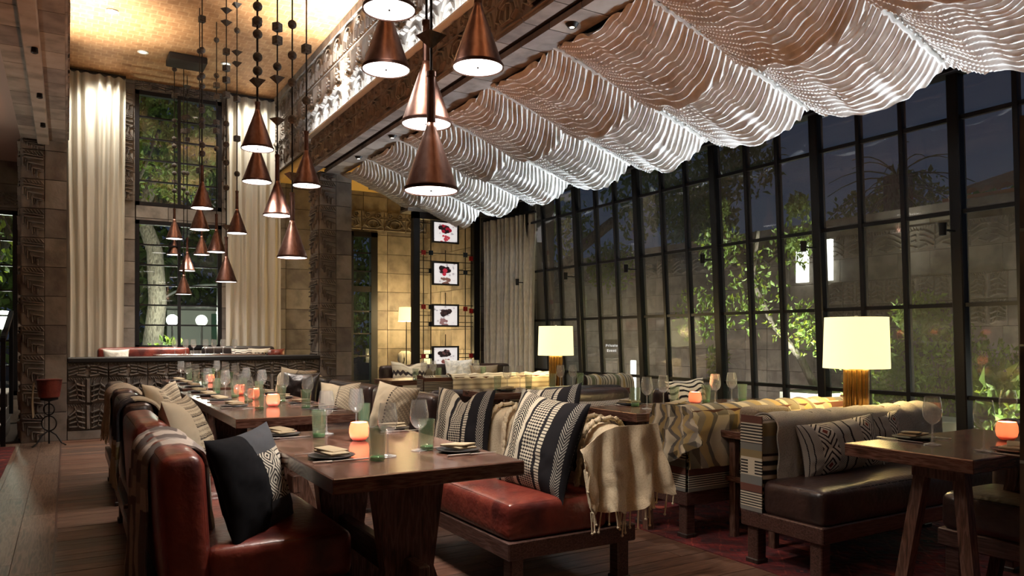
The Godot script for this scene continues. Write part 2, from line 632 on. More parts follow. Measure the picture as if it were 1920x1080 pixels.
	M.kilim.albedo_texture = img(128, 256, func(x: int, y: int) -> Color:
		var w := weave(x, y)
		var c := cr
		if y < 20: c = col(104, 66, 54)
		elif y < 74: c = col(34, 32, 34) if y % 8 < 4 else cr
		elif y < 92: c = col(122, 122, 116)
		elif y < 112: c = col(140, 124, 88)
		elif y < 120: c = cr
		elif y < 160: c = (col(34, 32, 34) if y % 8 < 4 else cr) if (x < 44 or x > 84) else cr
		elif y < 184: c = col(118, 120, 116)
		elif y < 204: c = col(108, 68, 56)
		elif y < 246: c = col(36, 34, 36) if y % 7 < 3 else cr
		else: c = col(128, 126, 120)
		return c * w)
	M.chevron = fabric(img(256, 128, func(x: int, y: int) -> Color:
		var w := weave(x, y)
		var q := (x + absi(y % 64 - 32)) % 96
		var c := col(198, 188, 164)
		if q < 14: c = col(112, 107, 100)
		elif q < 40: c = col(178, 156, 112)
		elif q < 60: c = col(150, 142, 130)
		if (x / 32 + y / 32) % 5 == 0: c = c.darkened(0.35)
		return c * w))
	M.checker = fabric(img(128, 256, func(x: int, y: int) -> Color:
		var w := weave(x, y)
		var c := col(150, 144, 138)
		if y < 70: c = col(200, 192, 180) if x > 52 and x < 88 else col(160, 152, 142)
		elif y < 170: c = [col(110, 102, 98), col(186, 176, 166), col(148, 140, 134)][(x / 22 + (y / 18) * 2) % 3]
		else: c = col(112, 108, 108) if x % 44 < 30 else col(176, 168, 160)
		return c * w))
	M.bandthrow = fabric(img(128, 256, func(x: int, y: int) -> Color:
		var w := weave(x, y)
		var c := col(182, 172, 148)
		if y > 40 and y < 70: c = col(84, 80, 82)
		elif y > 84 and y < 92: c = col(60, 56, 58)
		elif y > 130 and y < 190: c = col(58, 56, 60)
		elif y > 196 and y < 214: c = col(150, 134, 92)
		if x % 64 > 54: c = col(70, 66, 68)
		return c * w))
	M.stripethrow = fabric(img(128, 128, func(x: int, y: int) -> Color:
		var w := weave(x, y)
		var c := col(208, 202, 184)
		if x % 16 < 4: c = col(90, 94, 84)
		if x > 30 and x < 46: c = col(120, 128, 104)
		if x > 62 and x < 74: c = col(190, 168, 120)
		return c * w))
	M.ribthrow = fabric(img(64, 128, func(x: int, y: int) -> Color:
		return (col(228, 222, 204) if y % 12 < 7 else col(176, 168, 150)) * weave(x, y)))
	M.zebra = fabric(img(128, 128, func(x: int, y: int) -> Color:
		return (col(40, 38, 40) if int(y + 4.0 * sin(x * 0.12)) % 14 < 5 else col(220, 214, 200)) * weave(x, y)))
	# rugs: faded red ground with a worn lattice
	var rn := FastNoiseLite.new()
	rn.seed = 9
	rn.frequency = 0.02
	M.rug = plain(Color.WHITE, 1.0)
	M.rug.albedo_texture = img(512, 512, func(x: int, y: int) -> Color:
		var c := col(112, 28, 30)
		var n := rn.get_noise_2d(x, y)
		var q := absi(x % 64 - 32) + absi(y % 64 - 32)
		if q % 32 < 4: c = col(150, 58, 48)
		elif q < 12: c = col(60, 26, 34)
		elif (x / 2 + y / 3) % 7 == 0: c = col(84, 24, 30)
		if x < 20 or y < 20: c = col(164, 74, 56)
		c = c.lerp(col(58, 22, 26), clampf(0.4 + n, 0, 0.8))
		return c * weave(x, y))
	triplanar(M.rug, Vector3.ONE * 0.55, true)
	relief(M.rug, knit, 0.5)
	# outdoors
	M.leaf = plain(col(86, 110, 48), 0.6)
	M.leaf.backlight_enabled = true
	M.leaf.backlight = Color(0.5, 0.55, 0.2)
	M.palm = plain(col(96, 104, 62), 0.7)
	M.bark = plain(Color.WHITE, 0.95)
	M.bark.albedo_texture = ntex(0.03, [col(66, 62, 56), col(118, 112, 104), col(90, 84, 76)], 130, 256, 5)
	triplanar(M.bark, Vector3(2, 0.6, 2), true)
	relief(M.bark, grit, 1.0)
	M.paving = plain(Color.WHITE, 0.85)
	M.paving.albedo_texture = ntex(0.02, [col(74, 70, 66), col(96, 92, 86)], 131, 256, 5)
	triplanar(M.paving, Vector3.ONE * 0.5, true)
	M.white_paint = plain(col(226, 228, 220), 0.7)
	M.green_paint = plain(col(60, 110, 84), 0.6)
	M.roof_tile = plain(col(190, 132, 92), 0.85)
	M.stone = plain(Color.WHITE, 0.9)
	M.stone.albedo_texture = ntex(0.02, [col(150, 150, 146), col(186, 184, 178)], 132, 256, 5)
	triplanar(M.stone, Vector3.ONE * 1.2, true)
	M.red_glass = plain(col(150, 26, 30), 0.3)
	M.blue_glass = plain(col(30, 44, 60), 0.3)
	M.sign = plain(col(22, 22, 24), 0.6)
	M.sign_text = glow(Color(1, 1, 1), 0.7)

# ---------------------------------------------------------------- the setting
# rows of blocks on a plane: o + u * U + v * UP, facing nrm; holes are Rect2 in (u, v)
func block_field(parent: Node3D, o: Vector3, U: Vector3, nrm: Vector3, u0: float, u1: float, v0: float, v1: float, bw: float, bh: float, holes := [], called := "block", V := Vector3.UP, proud := 0.03) -> void:
	var b := Basis(U, V, nrm)
	var i0 := int(floor(u0 / bw + 0.001))
	var i1 := int(ceil(u1 / bw - 0.001))
	var j0 := int(floor(v0 / bh + 0.001))
	var j1 := int(ceil(v1 / bh - 0.001))
	for j in range(j0, j1):
		for i in range(i0, i1):
			var cells := [Rect2(maxf(i * bw, u0), maxf(j * bh, v0), minf((i + 1) * bw, u1) - maxf(i * bw, u0), minf((j + 1) * bh, v1) - maxf(j * bh, v0))]
			for h: Rect2 in holes:
				var nxt := []
				for c: Rect2 in cells:
					if not c.intersects(h):
						nxt.append(c)
						continue
					if h.position.x > c.position.x: nxt.append(Rect2(c.position, Vector2(h.position.x - c.position.x, c.size.y)))
					if h.end.x < c.end.x: nxt.append(Rect2(Vector2(h.end.x, c.position.y), Vector2(c.end.x - h.end.x, c.size.y)))
					var l := maxf(c.position.x, h.position.x)
					var r := minf(c.end.x, h.end.x)
					if h.position.y > c.position.y: nxt.append(Rect2(Vector2(l, c.position.y), Vector2(r - l, h.position.y - c.position.y)))
					if h.end.y < c.end.y: nxt.append(Rect2(Vector2(l, h.end.y), Vector2(r - l, c.end.y - h.end.y)))
				cells = nxt
			for c: Rect2 in cells:
				if c.size.x < 0.03 or c.size.y < 0.03: continue
				var mid := c.get_center()
				var dz := rng.randf_range(-0.003, 0.003) + proud * 0.5
				var e := Transform3D(b.scaled_local(Vector3(c.size.x - 0.008, c.size.y - 0.008, proud)), o + U * mid.x + V * mid.y + nrm * dz)
				part(called, unit(), M["block%d" % rng.randi_range(0, 3)], parent, e)

func fern_block(w: float, h: float, mirror := false) -> ArrayMesh:
	var st := st0()
	slab(st, w, h, 0.03)
	var mx := func(p: Vector2) -> Vector2: return Vector2(w - p.x * w, p.y * h) if mirror else Vector2(p.x * w, p.y * h)
	for k in 6:
		var x := 0.1 + k * 0.145
		ridge(st, mx.call(Vector2(x, 0.97)), mx.call(Vector2(x + 0.16, 0.83)), 0.014, 0.02)
	ridge(st, mx.call(Vector2(0.03, 0.84)), mx.call(Vector2(0.97, 0.76)), 0.018, 0.026)
	for k in 3:
		var a := Vector2(0.06 + 0.2 * k, 0.72 - 0.17 * k)
		ridge(st, mx.call(a), mx.call(Vector2(0.98, a.y - 0.02 - 0.03 * k)), 0.02, 0.034)
		ridge(st, mx.call(a), mx.call(a + Vector2(0.02, -0.3)), 0.018, 0.03)
		ridge(st, mx.call(a + Vector2(0.1, -0.06)), mx.call(a + Vector2(0.1, -0.34 + 0.06 * k)), 0.012, 0.018)
	ridge(st, mx.call(Vector2(0.66, 0.26)), mx.call(Vector2(0.97, 0.3)), 0.02, 0.03)
	ridge(st, mx.call(Vector2(0.7, 0.26)), mx.call(Vector2(0.7, 0.04)), 0.02, 0.03)
	return done(st)
func frond_block(w: float, h: float) -> ArrayMesh:
	var st := st0()
	slab(st, w, h, 0.03)
	ridge(st, Vector2(w * 0.5, 0), Vector2(w * 0.5, h * 0.97), 0.05, 0.045)
	for s in [-1.0, 1.0]:
		for k in 4:
			var y := h * (0.06 + 0.2 * k)
			var x0: float = w * 0.5 + s * 0.03
			var x1: float = w * 0.5 + s * w * (0.24 + 0.02 * k)
			var x2: float = w * 0.5 + s * w * 0.47
			ridge(st, Vector2(x0, y), Vector2(x1, y + h * 0.1), 0.022, 0.05)
			ridge(st, Vector2(x1, y + h * 0.1), Vector2(x2, y + h * 0.08 - 0.02 * k), 0.024, 0.045)
			ridge(st, Vector2(x1, y + h * 0.1), Vector2(x1 + s * 0.01, y + h * 0.24), 0.016, 0.04)
			ridge(st, Vector2(w * 0.5 + s * w * 0.13, y + h * 0.05), Vector2(w * 0.5 + s * w * 0.15, y + h * 0.2), 0.014, 0.035)
		for k in 7:
			ridge(st, Vector2(w * 0.5 + s * (0.05 + k * 0.026), h * 0.985), Vector2(w * 0.5 + s * (0.03 + k * 0.026), h * 0.9), 0.01, 0.022)
	return done(st)
func crown_block(w: float, h: float) -> ArrayMesh:
	var st := st0()
	slab(st, w, h, 0.03)
	for s in [-1.0, 1.0]:
		for k in 3:
			var y := h * (0.22 + 0.22 * k)
			path(st, [Vector2(w * 0.5 + s * 0.02, y + h * 0.16), Vector2(w * 0.5 + s * w * 0.24, y + h * 0.1), Vector2(w * 0.5 + s * w * 0.49, y - h * 0.1)], 0.022 - 0.003 * k, 0.034)
		for k in 5:
			ridge(st, Vector2(w * 0.5 + s * (0.03 + k * 0.04), h * 0.97), Vector2(w * 0.5 + s * (0.015 + k * 0.04), h * 0.84), 0.012, 0.02)
		ridge(st, Vector2(w * 0.5 + s * 0.01, h * 0.08), Vector2(w * 0.5 + s * w * 0.3, h * 0.2), 0.03, 0.03)
	boss(st, Vector2(w * 0.5, h * 0.78), 0.028, 0.04)
	return done(st)
func gallery_block(w: float, h: float) -> ArrayMesh:
	var st := st0()
	slab(st, w, h, 0.03)
	var c := w * 0.5
	for k in 3:
		var a := 0.155 - 0.045 * k
		var top := 0.36 - 0.075 * k
		path(st, [Vector2(c - a, 0.03 + 0.05 * k), Vector2(c - a, top - 0.1), Vector2(c - a * 0.5, top - 0.015), Vector2(c + a * 0.5, top - 0.015), Vector2(c + a, top - 0.1), Vector2(c + a, 0.03 + 0.05 * k)], 0.017, 0.03)
	path(st, [Vector2(0, 0.4), Vector2(w * 0.2, 0.4), Vector2(w * 0.36, 0.46), Vector2(w * 0.64, 0.46), Vector2(w * 0.8, 0.4), Vector2(w, 0.4)], 0.055, 0.05)
	for e in [[0, 0.70], [-0.045, 0.655], [0.045, 0.655], [-0.02, 0.6], [0.03, 0.6], [-0.06, 0.56], [0.06, 0.55], [0, 0.53]]:
		boss(st, Vector2(c + e[0], e[1]), 0.021, 0.034)
	for k in 8:
		if k < 2 or k > 5: ridge(st, Vector2(w * (k + 0.5) / 8.0, 0.5), Vector2(w * (k + 0.5) / 8.0, 0.76), 0.014, 0.014)
	for k in 2:
		var a := 0.14 - 0.05 * k
		path(st, [Vector2(c - a, 0.83), Vector2(c - a, 0.96 - 0.03 * k), Vector2(c - a * 0.6, 1.05 - 0.05 * k), Vector2(c, 1.08 - 0.055 * k), Vector2(c + a * 0.6, 1.05 - 0.05 * k), Vector2(c + a, 0.96 - 0.03 * k), Vector2(c + a, 0.83)], 0.018, 0.026)
	ridge(st, Vector2(c, 0.82), Vector2(c, 0.93), 0.02, 0.02)
	ridge(st, Vector2(0.0, 0.795), Vector2(w, 0.795), 0.012, 0.01)
	box(st, Vector3(c, h - 0.055, 0.015), Vector3(w - 0.012, 0.1, 0.04))
	return done(st)
func fascia_block(w: float, h: float) -> ArrayMesh:
	var st := st0()
	slab(st, w, h, 0.03)
	var c := w * 0.5
	for s in [0.25, 0.75]:
		var q := Vector2(w * s, h * 0.8)
		for k in 6: ridge(st, q + Vector2(cos(TAU * k / 6.0), sin(TAU * k / 6.0)) * 0.05, q + Vector2(cos(TAU * (k + 1) / 6.0), sin(TAU * (k + 1) / 6.0)) * 0.05, 0.016, 0.03)
		boss(st, q, 0.02, 0.03)
	for k in 2:
		var a := 0.16 - 0.06 * k
		path(st, [Vector2(c - a, 0.1), Vector2(c - a * 0.7, 0.19 - 0.02 * k), Vector2(c, 0.235 - 0.045 * k), Vector2(c + a * 0.7, 0.19 - 0.02 * k), Vector2(c + a, 0.1), Vector2(c + a * 0.5, 0.05), Vector2(c - a * 0.5, 0.05), Vector2(c - a, 0.1)], 0.018, 0.03)
	ridge(st, Vector2(0, h * 0.62), Vector2(w, h * 0.62), 0.014, 0.016)
	ridge(st, Vector2(0, 0.012), Vector2(w, 0.012), 0.02, 0.014)
	ridge(st, Vector2(c, 0.06), Vector2(c, 0.17), 0.016, 0.026)
	for s in [-1.0, 1.0]:
		ridge(st, Vector2(c + s * 0.19, 0.06), Vector2(c + s * 0.14, 0.22), 0.014, 0.02)
	return done(st)

func build_floor() -> void:
	var f := struct("floor", "dark reddish brown plank floor running under the trestle tables", "floor")
	ubox("subfloor", M.joint, f, Vector3(0.6, -0.11, -5.0), Vector3(10.6, 0.2, 16.2))
	var w := 0.118
	var z := -0.9
	while z > ZC + 0.02:
		var x := -0.06 - rng.randf() * 1.4
		while x < 5.74:
			var l := rng.randf_range(2.0, 3.2)
			var a := maxf(x, -0.06)
			var b := minf(x + l, 5.74)
			if b - a > 0.05:
				ubox("plank", M["plank%d" % rng.randi_range(0, 4)], f, Vector3((a + b) * 0.5, -0.009 + rng.randf() * 0.0012, z - w * 0.5), Vector3(b - a - 0.003, 0.018, w - 0.0035))
			x += l
		z -= w
	var g := struct("floor_aisle", "worn greyish brown planks laid lengthwise beside the red rug", "floor")
	var x2 := -0.06
	while x2 > -1.6:
		var zz := -0.6 + rng.randf() * 1.0
		while zz > ZC:
			var l := rng.randf_range(1.1, 2.0)
			var a := minf(zz, -0.6)
			var b := maxf(zz - l, ZC + 0.02)
			if a - b > 0.05:
				ubox("plank", M["aisle%d" % rng.randi_range(0, 4)], g, Vector3(x2 - 0.1, -0.009, (a + b) * 0.5), Vector3(0.197, 0.018, a - b - 0.003))
			zz -= l
		x2 -= 0.2
	ubox("border_strip", M.rail, g, Vector3(-0.06, -0.0085, -5.5), Vector3(0.02, 0.018, 9.8))

func build_shell() -> void:
	# back wall with the tall windows
	var wb := struct("wall_back", "taupe concrete block wall round the tall steel windows", "wall")
	var wx0 := onZ(253, 400, ZB).x
	var wx1 := onZ(415, 400, ZB).x
	var dx0 := onZ(655, 500, ZB).x
	var dx1 := onZ(706, 500, ZB).x
	var lx1 := onZ(33, 500, ZB).x
	var win_lo := Rect2(wx0, 1.05, wx1 - wx0, 2.0)
	var win_hi := Rect2(wx0, 3.28, wx1 - wx0, 1.78)
	var door := Rect2(dx0, 0.0, dx1 - dx0, 3.12)
	var win_left := Rect2(-3.2, 0.4, lx1 + 3.2, 2.65)
	block_field(wb, Vector3(0, 0, ZB), Vector3.RIGHT, Vector3(0, 0, 1), -1.4, 6.2, 0.0, 5.2, 0.457, 0.343, [win_lo, win_hi, door, Rect2(-3.2, 0.4, lx1 + 3.2, 2.65)])
	var st := st0()
	for r: Rect2 in [Rect2(-5, 0, wx0 + 5, 5.4), Rect2(wx1, 0, dx0 - wx1, 5.4), Rect2(dx1, 0, 6.4 - dx1, 5.4), Rect2(wx0, 0, wx1 - wx0, 1.05), Rect2(wx0, 3.05, wx1 - wx0, 0.23), Rect2(wx0, 5.06, wx1 - wx0, 0.34), Rect2(dx0, 3.12, dx1 - dx0, 2.3)]:
		if r.position.x < -4.9:
			for q: Rect2 in [Rect2(-5, 0, 5 + lx1, 0.4), Rect2(-5, 3.05, 5 + lx1, 2.35), Rect2(-5, 0.4, 1.8, 2.65), Rect2(lx1, 0, wx0 - lx1, 5.4)]:
				box(st, Vector3(q.get_center().x, q.get_center().y, ZB - 0.12), Vector3(q.size.x, q.size.y, 0.24))
		else:
			box(st, Vector3(r.get_center().x, r.get_center().y, ZB - 0.12), Vector3(r.size.x, r.size.y, 0.24))
	part("core", done(st), M.joint, wb)
	# moulded blocks up both sides of the upper window and over it
	var fm := fern_block(0.2, 0.343)
	for k in 5:
		part("moulded_block", fm, M.ornament, wb, xf(Vector3(wx0 - 0.23, 3.34 + k * 0.343, ZB + 0.05)))
		part("moulded_block", fm, M.ornament, wb, xf(Vector3(wx1 + 0.03, 3.34 + k * 0.343, ZB + 0.05)))
	var cm := crown_block(0.42, 0.13)
	for k in 3: part("moulded_block", cm, M.ornament, wb, xf(Vector3(wx0 + k * 0.42, 5.07, ZB + 0.05)))
	for k in 6: part("moulded_block", fascia_block(0.4, 0.34), M.ornament, wb, xf(Vector3(dx0 - 0.2 + k * 0.42, 3.16, ZB + 0.05)))
	for k in 3: part("moulded_block", crown_block(0.3, 0.2), M.ornament, wb, xf(Vector3(lx1 - 0.62 + k * 0.3, 3.12, ZB + 0.05)))
	steel_window("window_1", wx0, wx1, 1.05, 3.05, [0.5], 6, ZB - 0.02)
	steel_window("window_2", wx0, wx1, 3.28, 5.06, [0.5], 5, ZB - 0.02)
	steel_window("window_3", -3.2, lx1, 0.4, 3.05, [0.25, 0.5, 0.75], 7, ZB - 0.02)
	# glazed door at the end of the side room
	var dr := struct("door_1", "black steel glazed door in the warm lit block wall", "door")
	var ds := st0()
	for e in [dx0 + 0.03, dx1 - 0.06]: box(ds, Vector3(e, 1.56, ZB + 0.0), Vector3(0.12 if e > dx0 + 0.1 else 0.06, 3.12, 0.12))
	box(ds, Vector3((dx0 + dx1) * 0.5, 3.08, ZB), Vector3(dx1 - dx0, 0.09, 0.12))
	box(ds, Vector3((dx0 + dx1) * 0.5, 2.1, ZB), Vector3(dx1 - dx0, 0.1, 0.1))
	for y in [0.45, 0.9, 1.3, 1.7, 2.42, 2.75]: box(ds, Vector3((dx0 + dx1) * 0.5, y, ZB), Vector3(dx1 - dx0, 0.025, 0.05))
	box(ds, Vector3((dx0 + dx1) * 0.5, 0.08, ZB), Vector3(dx1 - dx0, 0.16, 0.08))
	part("frame", done(ds), M.steel, dr)
	ubox("glass", M.window, dr, Vector3((dx0 + dx1) * 0.5, 1.56, ZB), Vector3(dx1 - dx0 - 0.1, 3.0, 0.006))
	# ceiling of the hall
	var ce := struct("ceiling", "high ceiling covered in squares of gold leaf", "ceiling")
	ubox("gold_slab", M.gold, ce, Vector3(1.5, YC + 0.1, -5.0), Vector3(3.4, 0.2, 16.2))
	# walls that close the place behind and beside the camera
	var wf := struct("wall_front", "plain plastered wall behind the seating", "wall")
	ubox("slab", M.plaster, wf, Vector3(0.5, 2.65, 3.1), Vector3(11.2, 5.3, 0.2))
	var wl := struct("wall_left", "plain plastered wall of the side aisle", "wall")
	ubox("slab", M.plaster, wl, Vector3(-4.8, 2.65, -5.0), Vector3(0.2, 5.3, 16.2))
	var cl := struct("ceiling_aisle", "pale plaster ceiling of the side aisle", "ceiling")
	ubox("slab", M.plaster, cl, Vector3(-2.6, 3.86, -5.0), Vector3(4.3, 0.2, 16.2))
	# dark roof over the draped ceiling
	var cs := struct("ceiling_side", "dark sloping roof above the draped cloth", "ceiling")
	ubox("slab", M.dark_plaster, cs, Vector3(4.62, 3.72, -3.7), Vector3(2.75, 0.12, 14.0), Vector3(0, 0, -0.13))
	var cd := struct("ceiling_rear", "warm plaster ceiling at the end of the side room", "ceiling")
	ubox("slab", M.warm_plaster, cd, Vector3(4.7, 3.95, -11.75), Vector3(3.3, 0.2, 2.5))
	# wall between the glass and the end of the side room
	var wr := struct("wall_right", "taupe concrete block wall beside the corner curtain", "wall")
	ubox("core", M.joint, wr, Vector3(6.0, 2.0, -11.15), Vector3(0.3, 4.0, 3.9))
	block_field(wr, Vector3(5.85, 0, -9.2), Vector3(0, 0, -1), Vector3(-1, 0, 0), 0.0, 3.8, 0.0, 3.8, 0.457, 0.343)

func steel_window(called: String, x0: float, x1: float, y0: float, y1: float, verts: Array, rows: int, z: float) -> void:
	var w := struct(called, "black steel framed window of small panes in the block wall", "window")
	var st := st0()
	var c := (x0 + x1) * 0.5
	for e in [x0 + 0.03, x1 - 0.03]: box(st, Vector3(e, (y0 + y1) * 0.5, z), Vector3(0.06, y1 - y0, 0.1))
	for e in [y0 + 0.03, y1 - 0.03]: box(st, Vector3(c, e, z), Vector3(x1 - x0, 0.06, 0.1))
	part("frame", done(st), M.steel, w)
	var xs := [x0 + 0.06]
	for v in verts:
		xs.append(lerpf(x0, x1, v))
		ubox("glazing_bar", M.steel, w, Vector3(lerpf(x0, x1, v), (y0 + y1) * 0.5, z), Vector3(0.045, y1 - y0 - 0.12, 0.05))
	xs.append(x1 - 0.06)
	var h := (y1 - y0 - 0.12) / rows
	for k in range(1, rows):
		ubox("glazing_bar", M.steel, w, Vector3(c, y0 + 0.06 + k * h, z), Vector3(x1 - x0 - 0.12, 0.024, 0.04))
	for k in rows:
		for i in xs.size() - 1:
			ubox("pane", M.window, w, Vector3((xs[i] + xs[i + 1]) * 0.5, y0 + 0.06 + (k + 0.5) * h, z - 0.012), Vector3(xs[i + 1] - xs[i] - 0.02, h - 0.02, 0.005))

func build_columns() -> void:
	var f1 := fern_block(0.225, 0.343)
	var f2 := fern_block(0.225, 0.343, true)
	for e in [[-0.46, "column_left", "block column with fern relief beside the wine bucket stand"], [3.04, "column_right", "block column with fern relief at the end of the parapet"]]:
		var c := struct(e[1], e[2], "column")
		ubox("core", M.joint, c, Vector3(e[0] + 0.23, YS * 0.5, ZC - 0.21), Vector3(0.44, YS, 0.4))
		for k in 11:
			var y := k * 0.343
			var h := minf(0.343, YS - y)
			if h < 0.1: continue
			part("moulded_block", f1, M.ornament, c, xf(Vector3(e[0] + 0.003, y, ZC + 0.025), Vector3.ZERO, Vector3(1, (h - 0.008) / 0.343, 1)))
			ubox("block", M["block%d" % (k % 4)], c, Vector3(e[0] + 0.345, y + h * 0.5, ZC + 0.0), Vector3(0.222, h - 0.008, 0.05))
			part("moulded_block", f2, M.ornament, c, xf(Vector3(e[0] - 0.012, y, ZC - 0.41), Vector3(0, -PI / 2, 0), Vector3(1.75, (h - 0.008) / 0.343, 1)))
	# left reveal of the aisle opening
	var p := struct("parapet", "low wall of moulded palm blocks under a black coping", "wall")
	ubox("core", M.joint, p, Vector3(1.52, 0.46, ZC - 0.14), Vector3(3.04, 0.92, 0.2))
	var n := 7
	var w := 3.04 / n
	var fr := frond_block(w - 0.008, 0.315)
	var cr := crown_block(w - 0.008, 0.17)
	for k in n:
		ubox("base_block", M["block%d" % (k % 4)], p, Vector3((k + 0.5) * w, 0.055, ZC - 0.01), Vector3(w - 0.008, 0.1, 0.08))
		part("moulded_block", fr, M.ornament, p, xf(Vector3(k * w + 0.004, 0.11, ZC - 0.01)))
		part("moulded_block", fr, M.ornament, p, xf(Vector3(k * w + 0.004, 0.43, ZC - 0.01)))
		part("moulded_block", cr, M.ornament, p, xf(Vector3(k * w + 0.004, 0.75, ZC - 0.01)))
	part("coping", cbox(Vector3(3.04, 0.06, 0.34), 0.01), M.sign, p, xf(Vector3(1.52, 0.955, ZC - 0.13)))

func build_beams() -> void:
	# left beam: flat soffit of blocks with a light rail
	var l := struct("beam_left", "dark block beam over the side aisle opening", "beam")
	ubox("core", M.joint, l, Vector3(-0.23, (YS + YC) * 0.5 + 0.03, -5.0), Vector3(0.44, YC - YS, 16.2))
	var z := 2.9
	while z > ZB + 0.1:
		ubox("soffit_block", M["block%d" % rng.randi_range(0, 3)], l, Vector3(-0.355, YS + 0.012, z - 0.22), Vector3(0.22, 0.05, 0.43))
		ubox("soffit_block", M["block%d" % rng.randi_range(0, 3)], l, Vector3(-0.125, YS + 0.012, z - 0.22), Vector3(0.22, 0.05, 0.43))
		z -= 0.438
	var fb := fascia_block(0.43, 0.41)
	z = 2.9
	while z > ZC:
		part("moulded_block", fb, M.ornament, l, xf(Vector3(-0.01, YS, z), Vector3(0, PI / 2, 0)))
		z -= 0.438
	ubox("plain_face", M.block1, l, Vector3(-0.02, 4.6, -5.0), Vector3(0.06, 1.2, 16.0))
	var r := struct("beam_right", "moulded block gallery beam lit along its ledge", "beam")
	ubox("core", M.joint, r, Vector3(3.19, 3.79, -3.8), Vector3(0.6, 0.34, 13.4))
	ubox("upper_core", M.joint, r, Vector3(3.15, 4.6, -5.0), Vector3(0.3, 1.24, 16.0))
	var gb := gallery_block(0.405, YC - 3.97)
	z = 0.2
	while z > ZB + 0.2:
		part("gallery_block", gb, M.ornament, r, xf(Vector3(2.99, 3.97, z - 0.41), Vector3(0, -PI / 2, 0)))
		z -= 0.41
	z = 0.2
	var fl := fascia_block(0.405, 0.4)
	while z > ZC + 0.15:
		part("fascia_block", fl, M.ornament, r, xf(Vector3(2.88, YS, z - 0.41), Vector3(0, -PI / 2, 0)))
		z -= 0.41
	z = 0.2
	while z > ZC + 0.1:
		ubox("soffit_block", M["block%d" % rng.randi_range(0, 3)], r, Vector3(2.94, YS - 0.0, z - 0.2), Vector3(0.12, 0.05, 0.4))
		ubox("soffit_block", M["block%d" % rng.randi_range(0, 3)], r, Vector3(3.235, YS - 0.0, z - 0.2), Vector3(0.25, 0.05, 0.4))
		z -= 0.41
	ubox("ledge", M.white_paint, r, Vector3(2.89, 3.965, -5.0), Vector3(0.16, 0.02, 10.6))
	# strip of light lying on the ledge, washing the moulded wall above
	var s := thing("ledge_light_strip", "thin white light strip along the gallery ledge", "light strip", Vector3(2.84, 3.985, -5.6))
	ubox("strip", M.led, s, Vector3.ZERO, Vector3(0.012, 0.012, 9.6))
	# beams of blocks stepping down at the end of the side room
	var b := struct("beam_end", "stepped block corbels above the leaded glass screen", "beam")
	block_field(b, Vector3(3.95, 3.5, -10.5), Vector3.RIGHT, Vector3(0, 0, 1), 0.0, 0.72, 0.0, 0.5, 0.36, 0.3)
	ubox("core", M.joint, b, Vector3(4.31, 3.76, -10.76), Vector3(0.7, 0.48, 0.5))
	for k in 2: ubox("soffit_block", M["block%d" % k], b, Vector3(4.13 + 0.36 * k, 3.5, -10.75), Vector3(0.35, 0.03, 0.5))
	block_field(b, Vector3(4.3, 3.12, -10.3), Vector3.RIGHT, Vector3(0, 0, 1), 0.0, 1.5, 0.0, 0.5, 0.375, 0.4)
	ubox("core", M.joint, b, Vector3(5.05, 3.33, -10.45), Vector3(1.48, 0.4, 0.28))
	for k in 4: ubox("soffit_block", M["block%d" % k], b, Vector3(4.49 + 0.375 * k, 3.11, -10.45), Vector3(0.365, 0.03, 0.3))
	part("moulded_block", crown_block(0.42, 0.22), M.ornament, b, xf(Vector3(4.75, 3.14, -10.25)))
	block_field(b, Vector3(5.54, 0, -10.38), Vector3.RIGHT, Vector3(0, 0, 1), 0.0, 0.3, 0.0, 3.12, 0.457, 0.343)
	ubox("core", M.joint, b, Vector3(5.69, 1.56, -10.5), Vector3(0.3, 3.12, 0.22))

func build_glass_wall() -> void:
	var tilt := atan(GK)
	var fr := struct("wall_glass", "black steel posts and rails of the leaning glass wall", "wall")
	fr.position = Vector3(GX, 0, 0)
	fr.rotation.z = tilt
	var rows := [0.09, 0.776, 1.47, 2.16, 2.85, 3.15]
	var post := cbox(Vector3(0.1, 3.36, 0.085), 0.008)
	for k in range(-3, 6):
		part("post", post, M.steel, fr, xf(Vector3(0, 1.68, -3.13 - 1.205 * k)))
	part("header", cbox(Vector3(0.16, 0.16, 10.9), 0.01), M.steel, fr, xf(Vector3(0.0, 3.25, -4.33)))
	part("header_trim", cbox(Vector3(0.05, 0.03, 10.9), 0.006), M.steel, fr, xf(Vector3(-0.1, 3.18, -4.33)))
	part("sill", cbox(Vector3(0.16, 0.1, 10.9), 0.01), M.steel, fr, xf(Vector3(0.0, 0.05, -4.33)))
	for k in range(-2, 6):
		var w := struct("window_%d" % (k + 6), "bay of clear panes in the black steel glass wall", "window")
		w.position = Vector3(GX, 0, 0)
		w.rotation.z = tilt
		var z1 := -3.13 - 1.205 * (k - 1) - 0.0425
		var z0 := -3.13 - 1.205 * k + 0.0425
		var pw := (z1 - z0) / 3.0
		for i in [1, 2]: ubox("mullion", M.steel, w, Vector3(0, 1.6, z0 + pw * i), Vector3(0.06, 3.1, 0.034))
		for j in range(1, 5): ubox("glazing_bar", M.steel, w, Vector3(0, rows[j], (z0 + z1) * 0.5), Vector3(0.045, 0.03, z1 - z0))
		for j in 5:
			for i in 3:
				ubox("pane", M.coated, w, Vector3(0.0, (rows[j] + rows[j + 1]) * 0.5, z0 + pw * (i + 0.5)), Vector3(0.006, rows[j + 1] - rows[j] - 0.02, pw - 0.03))

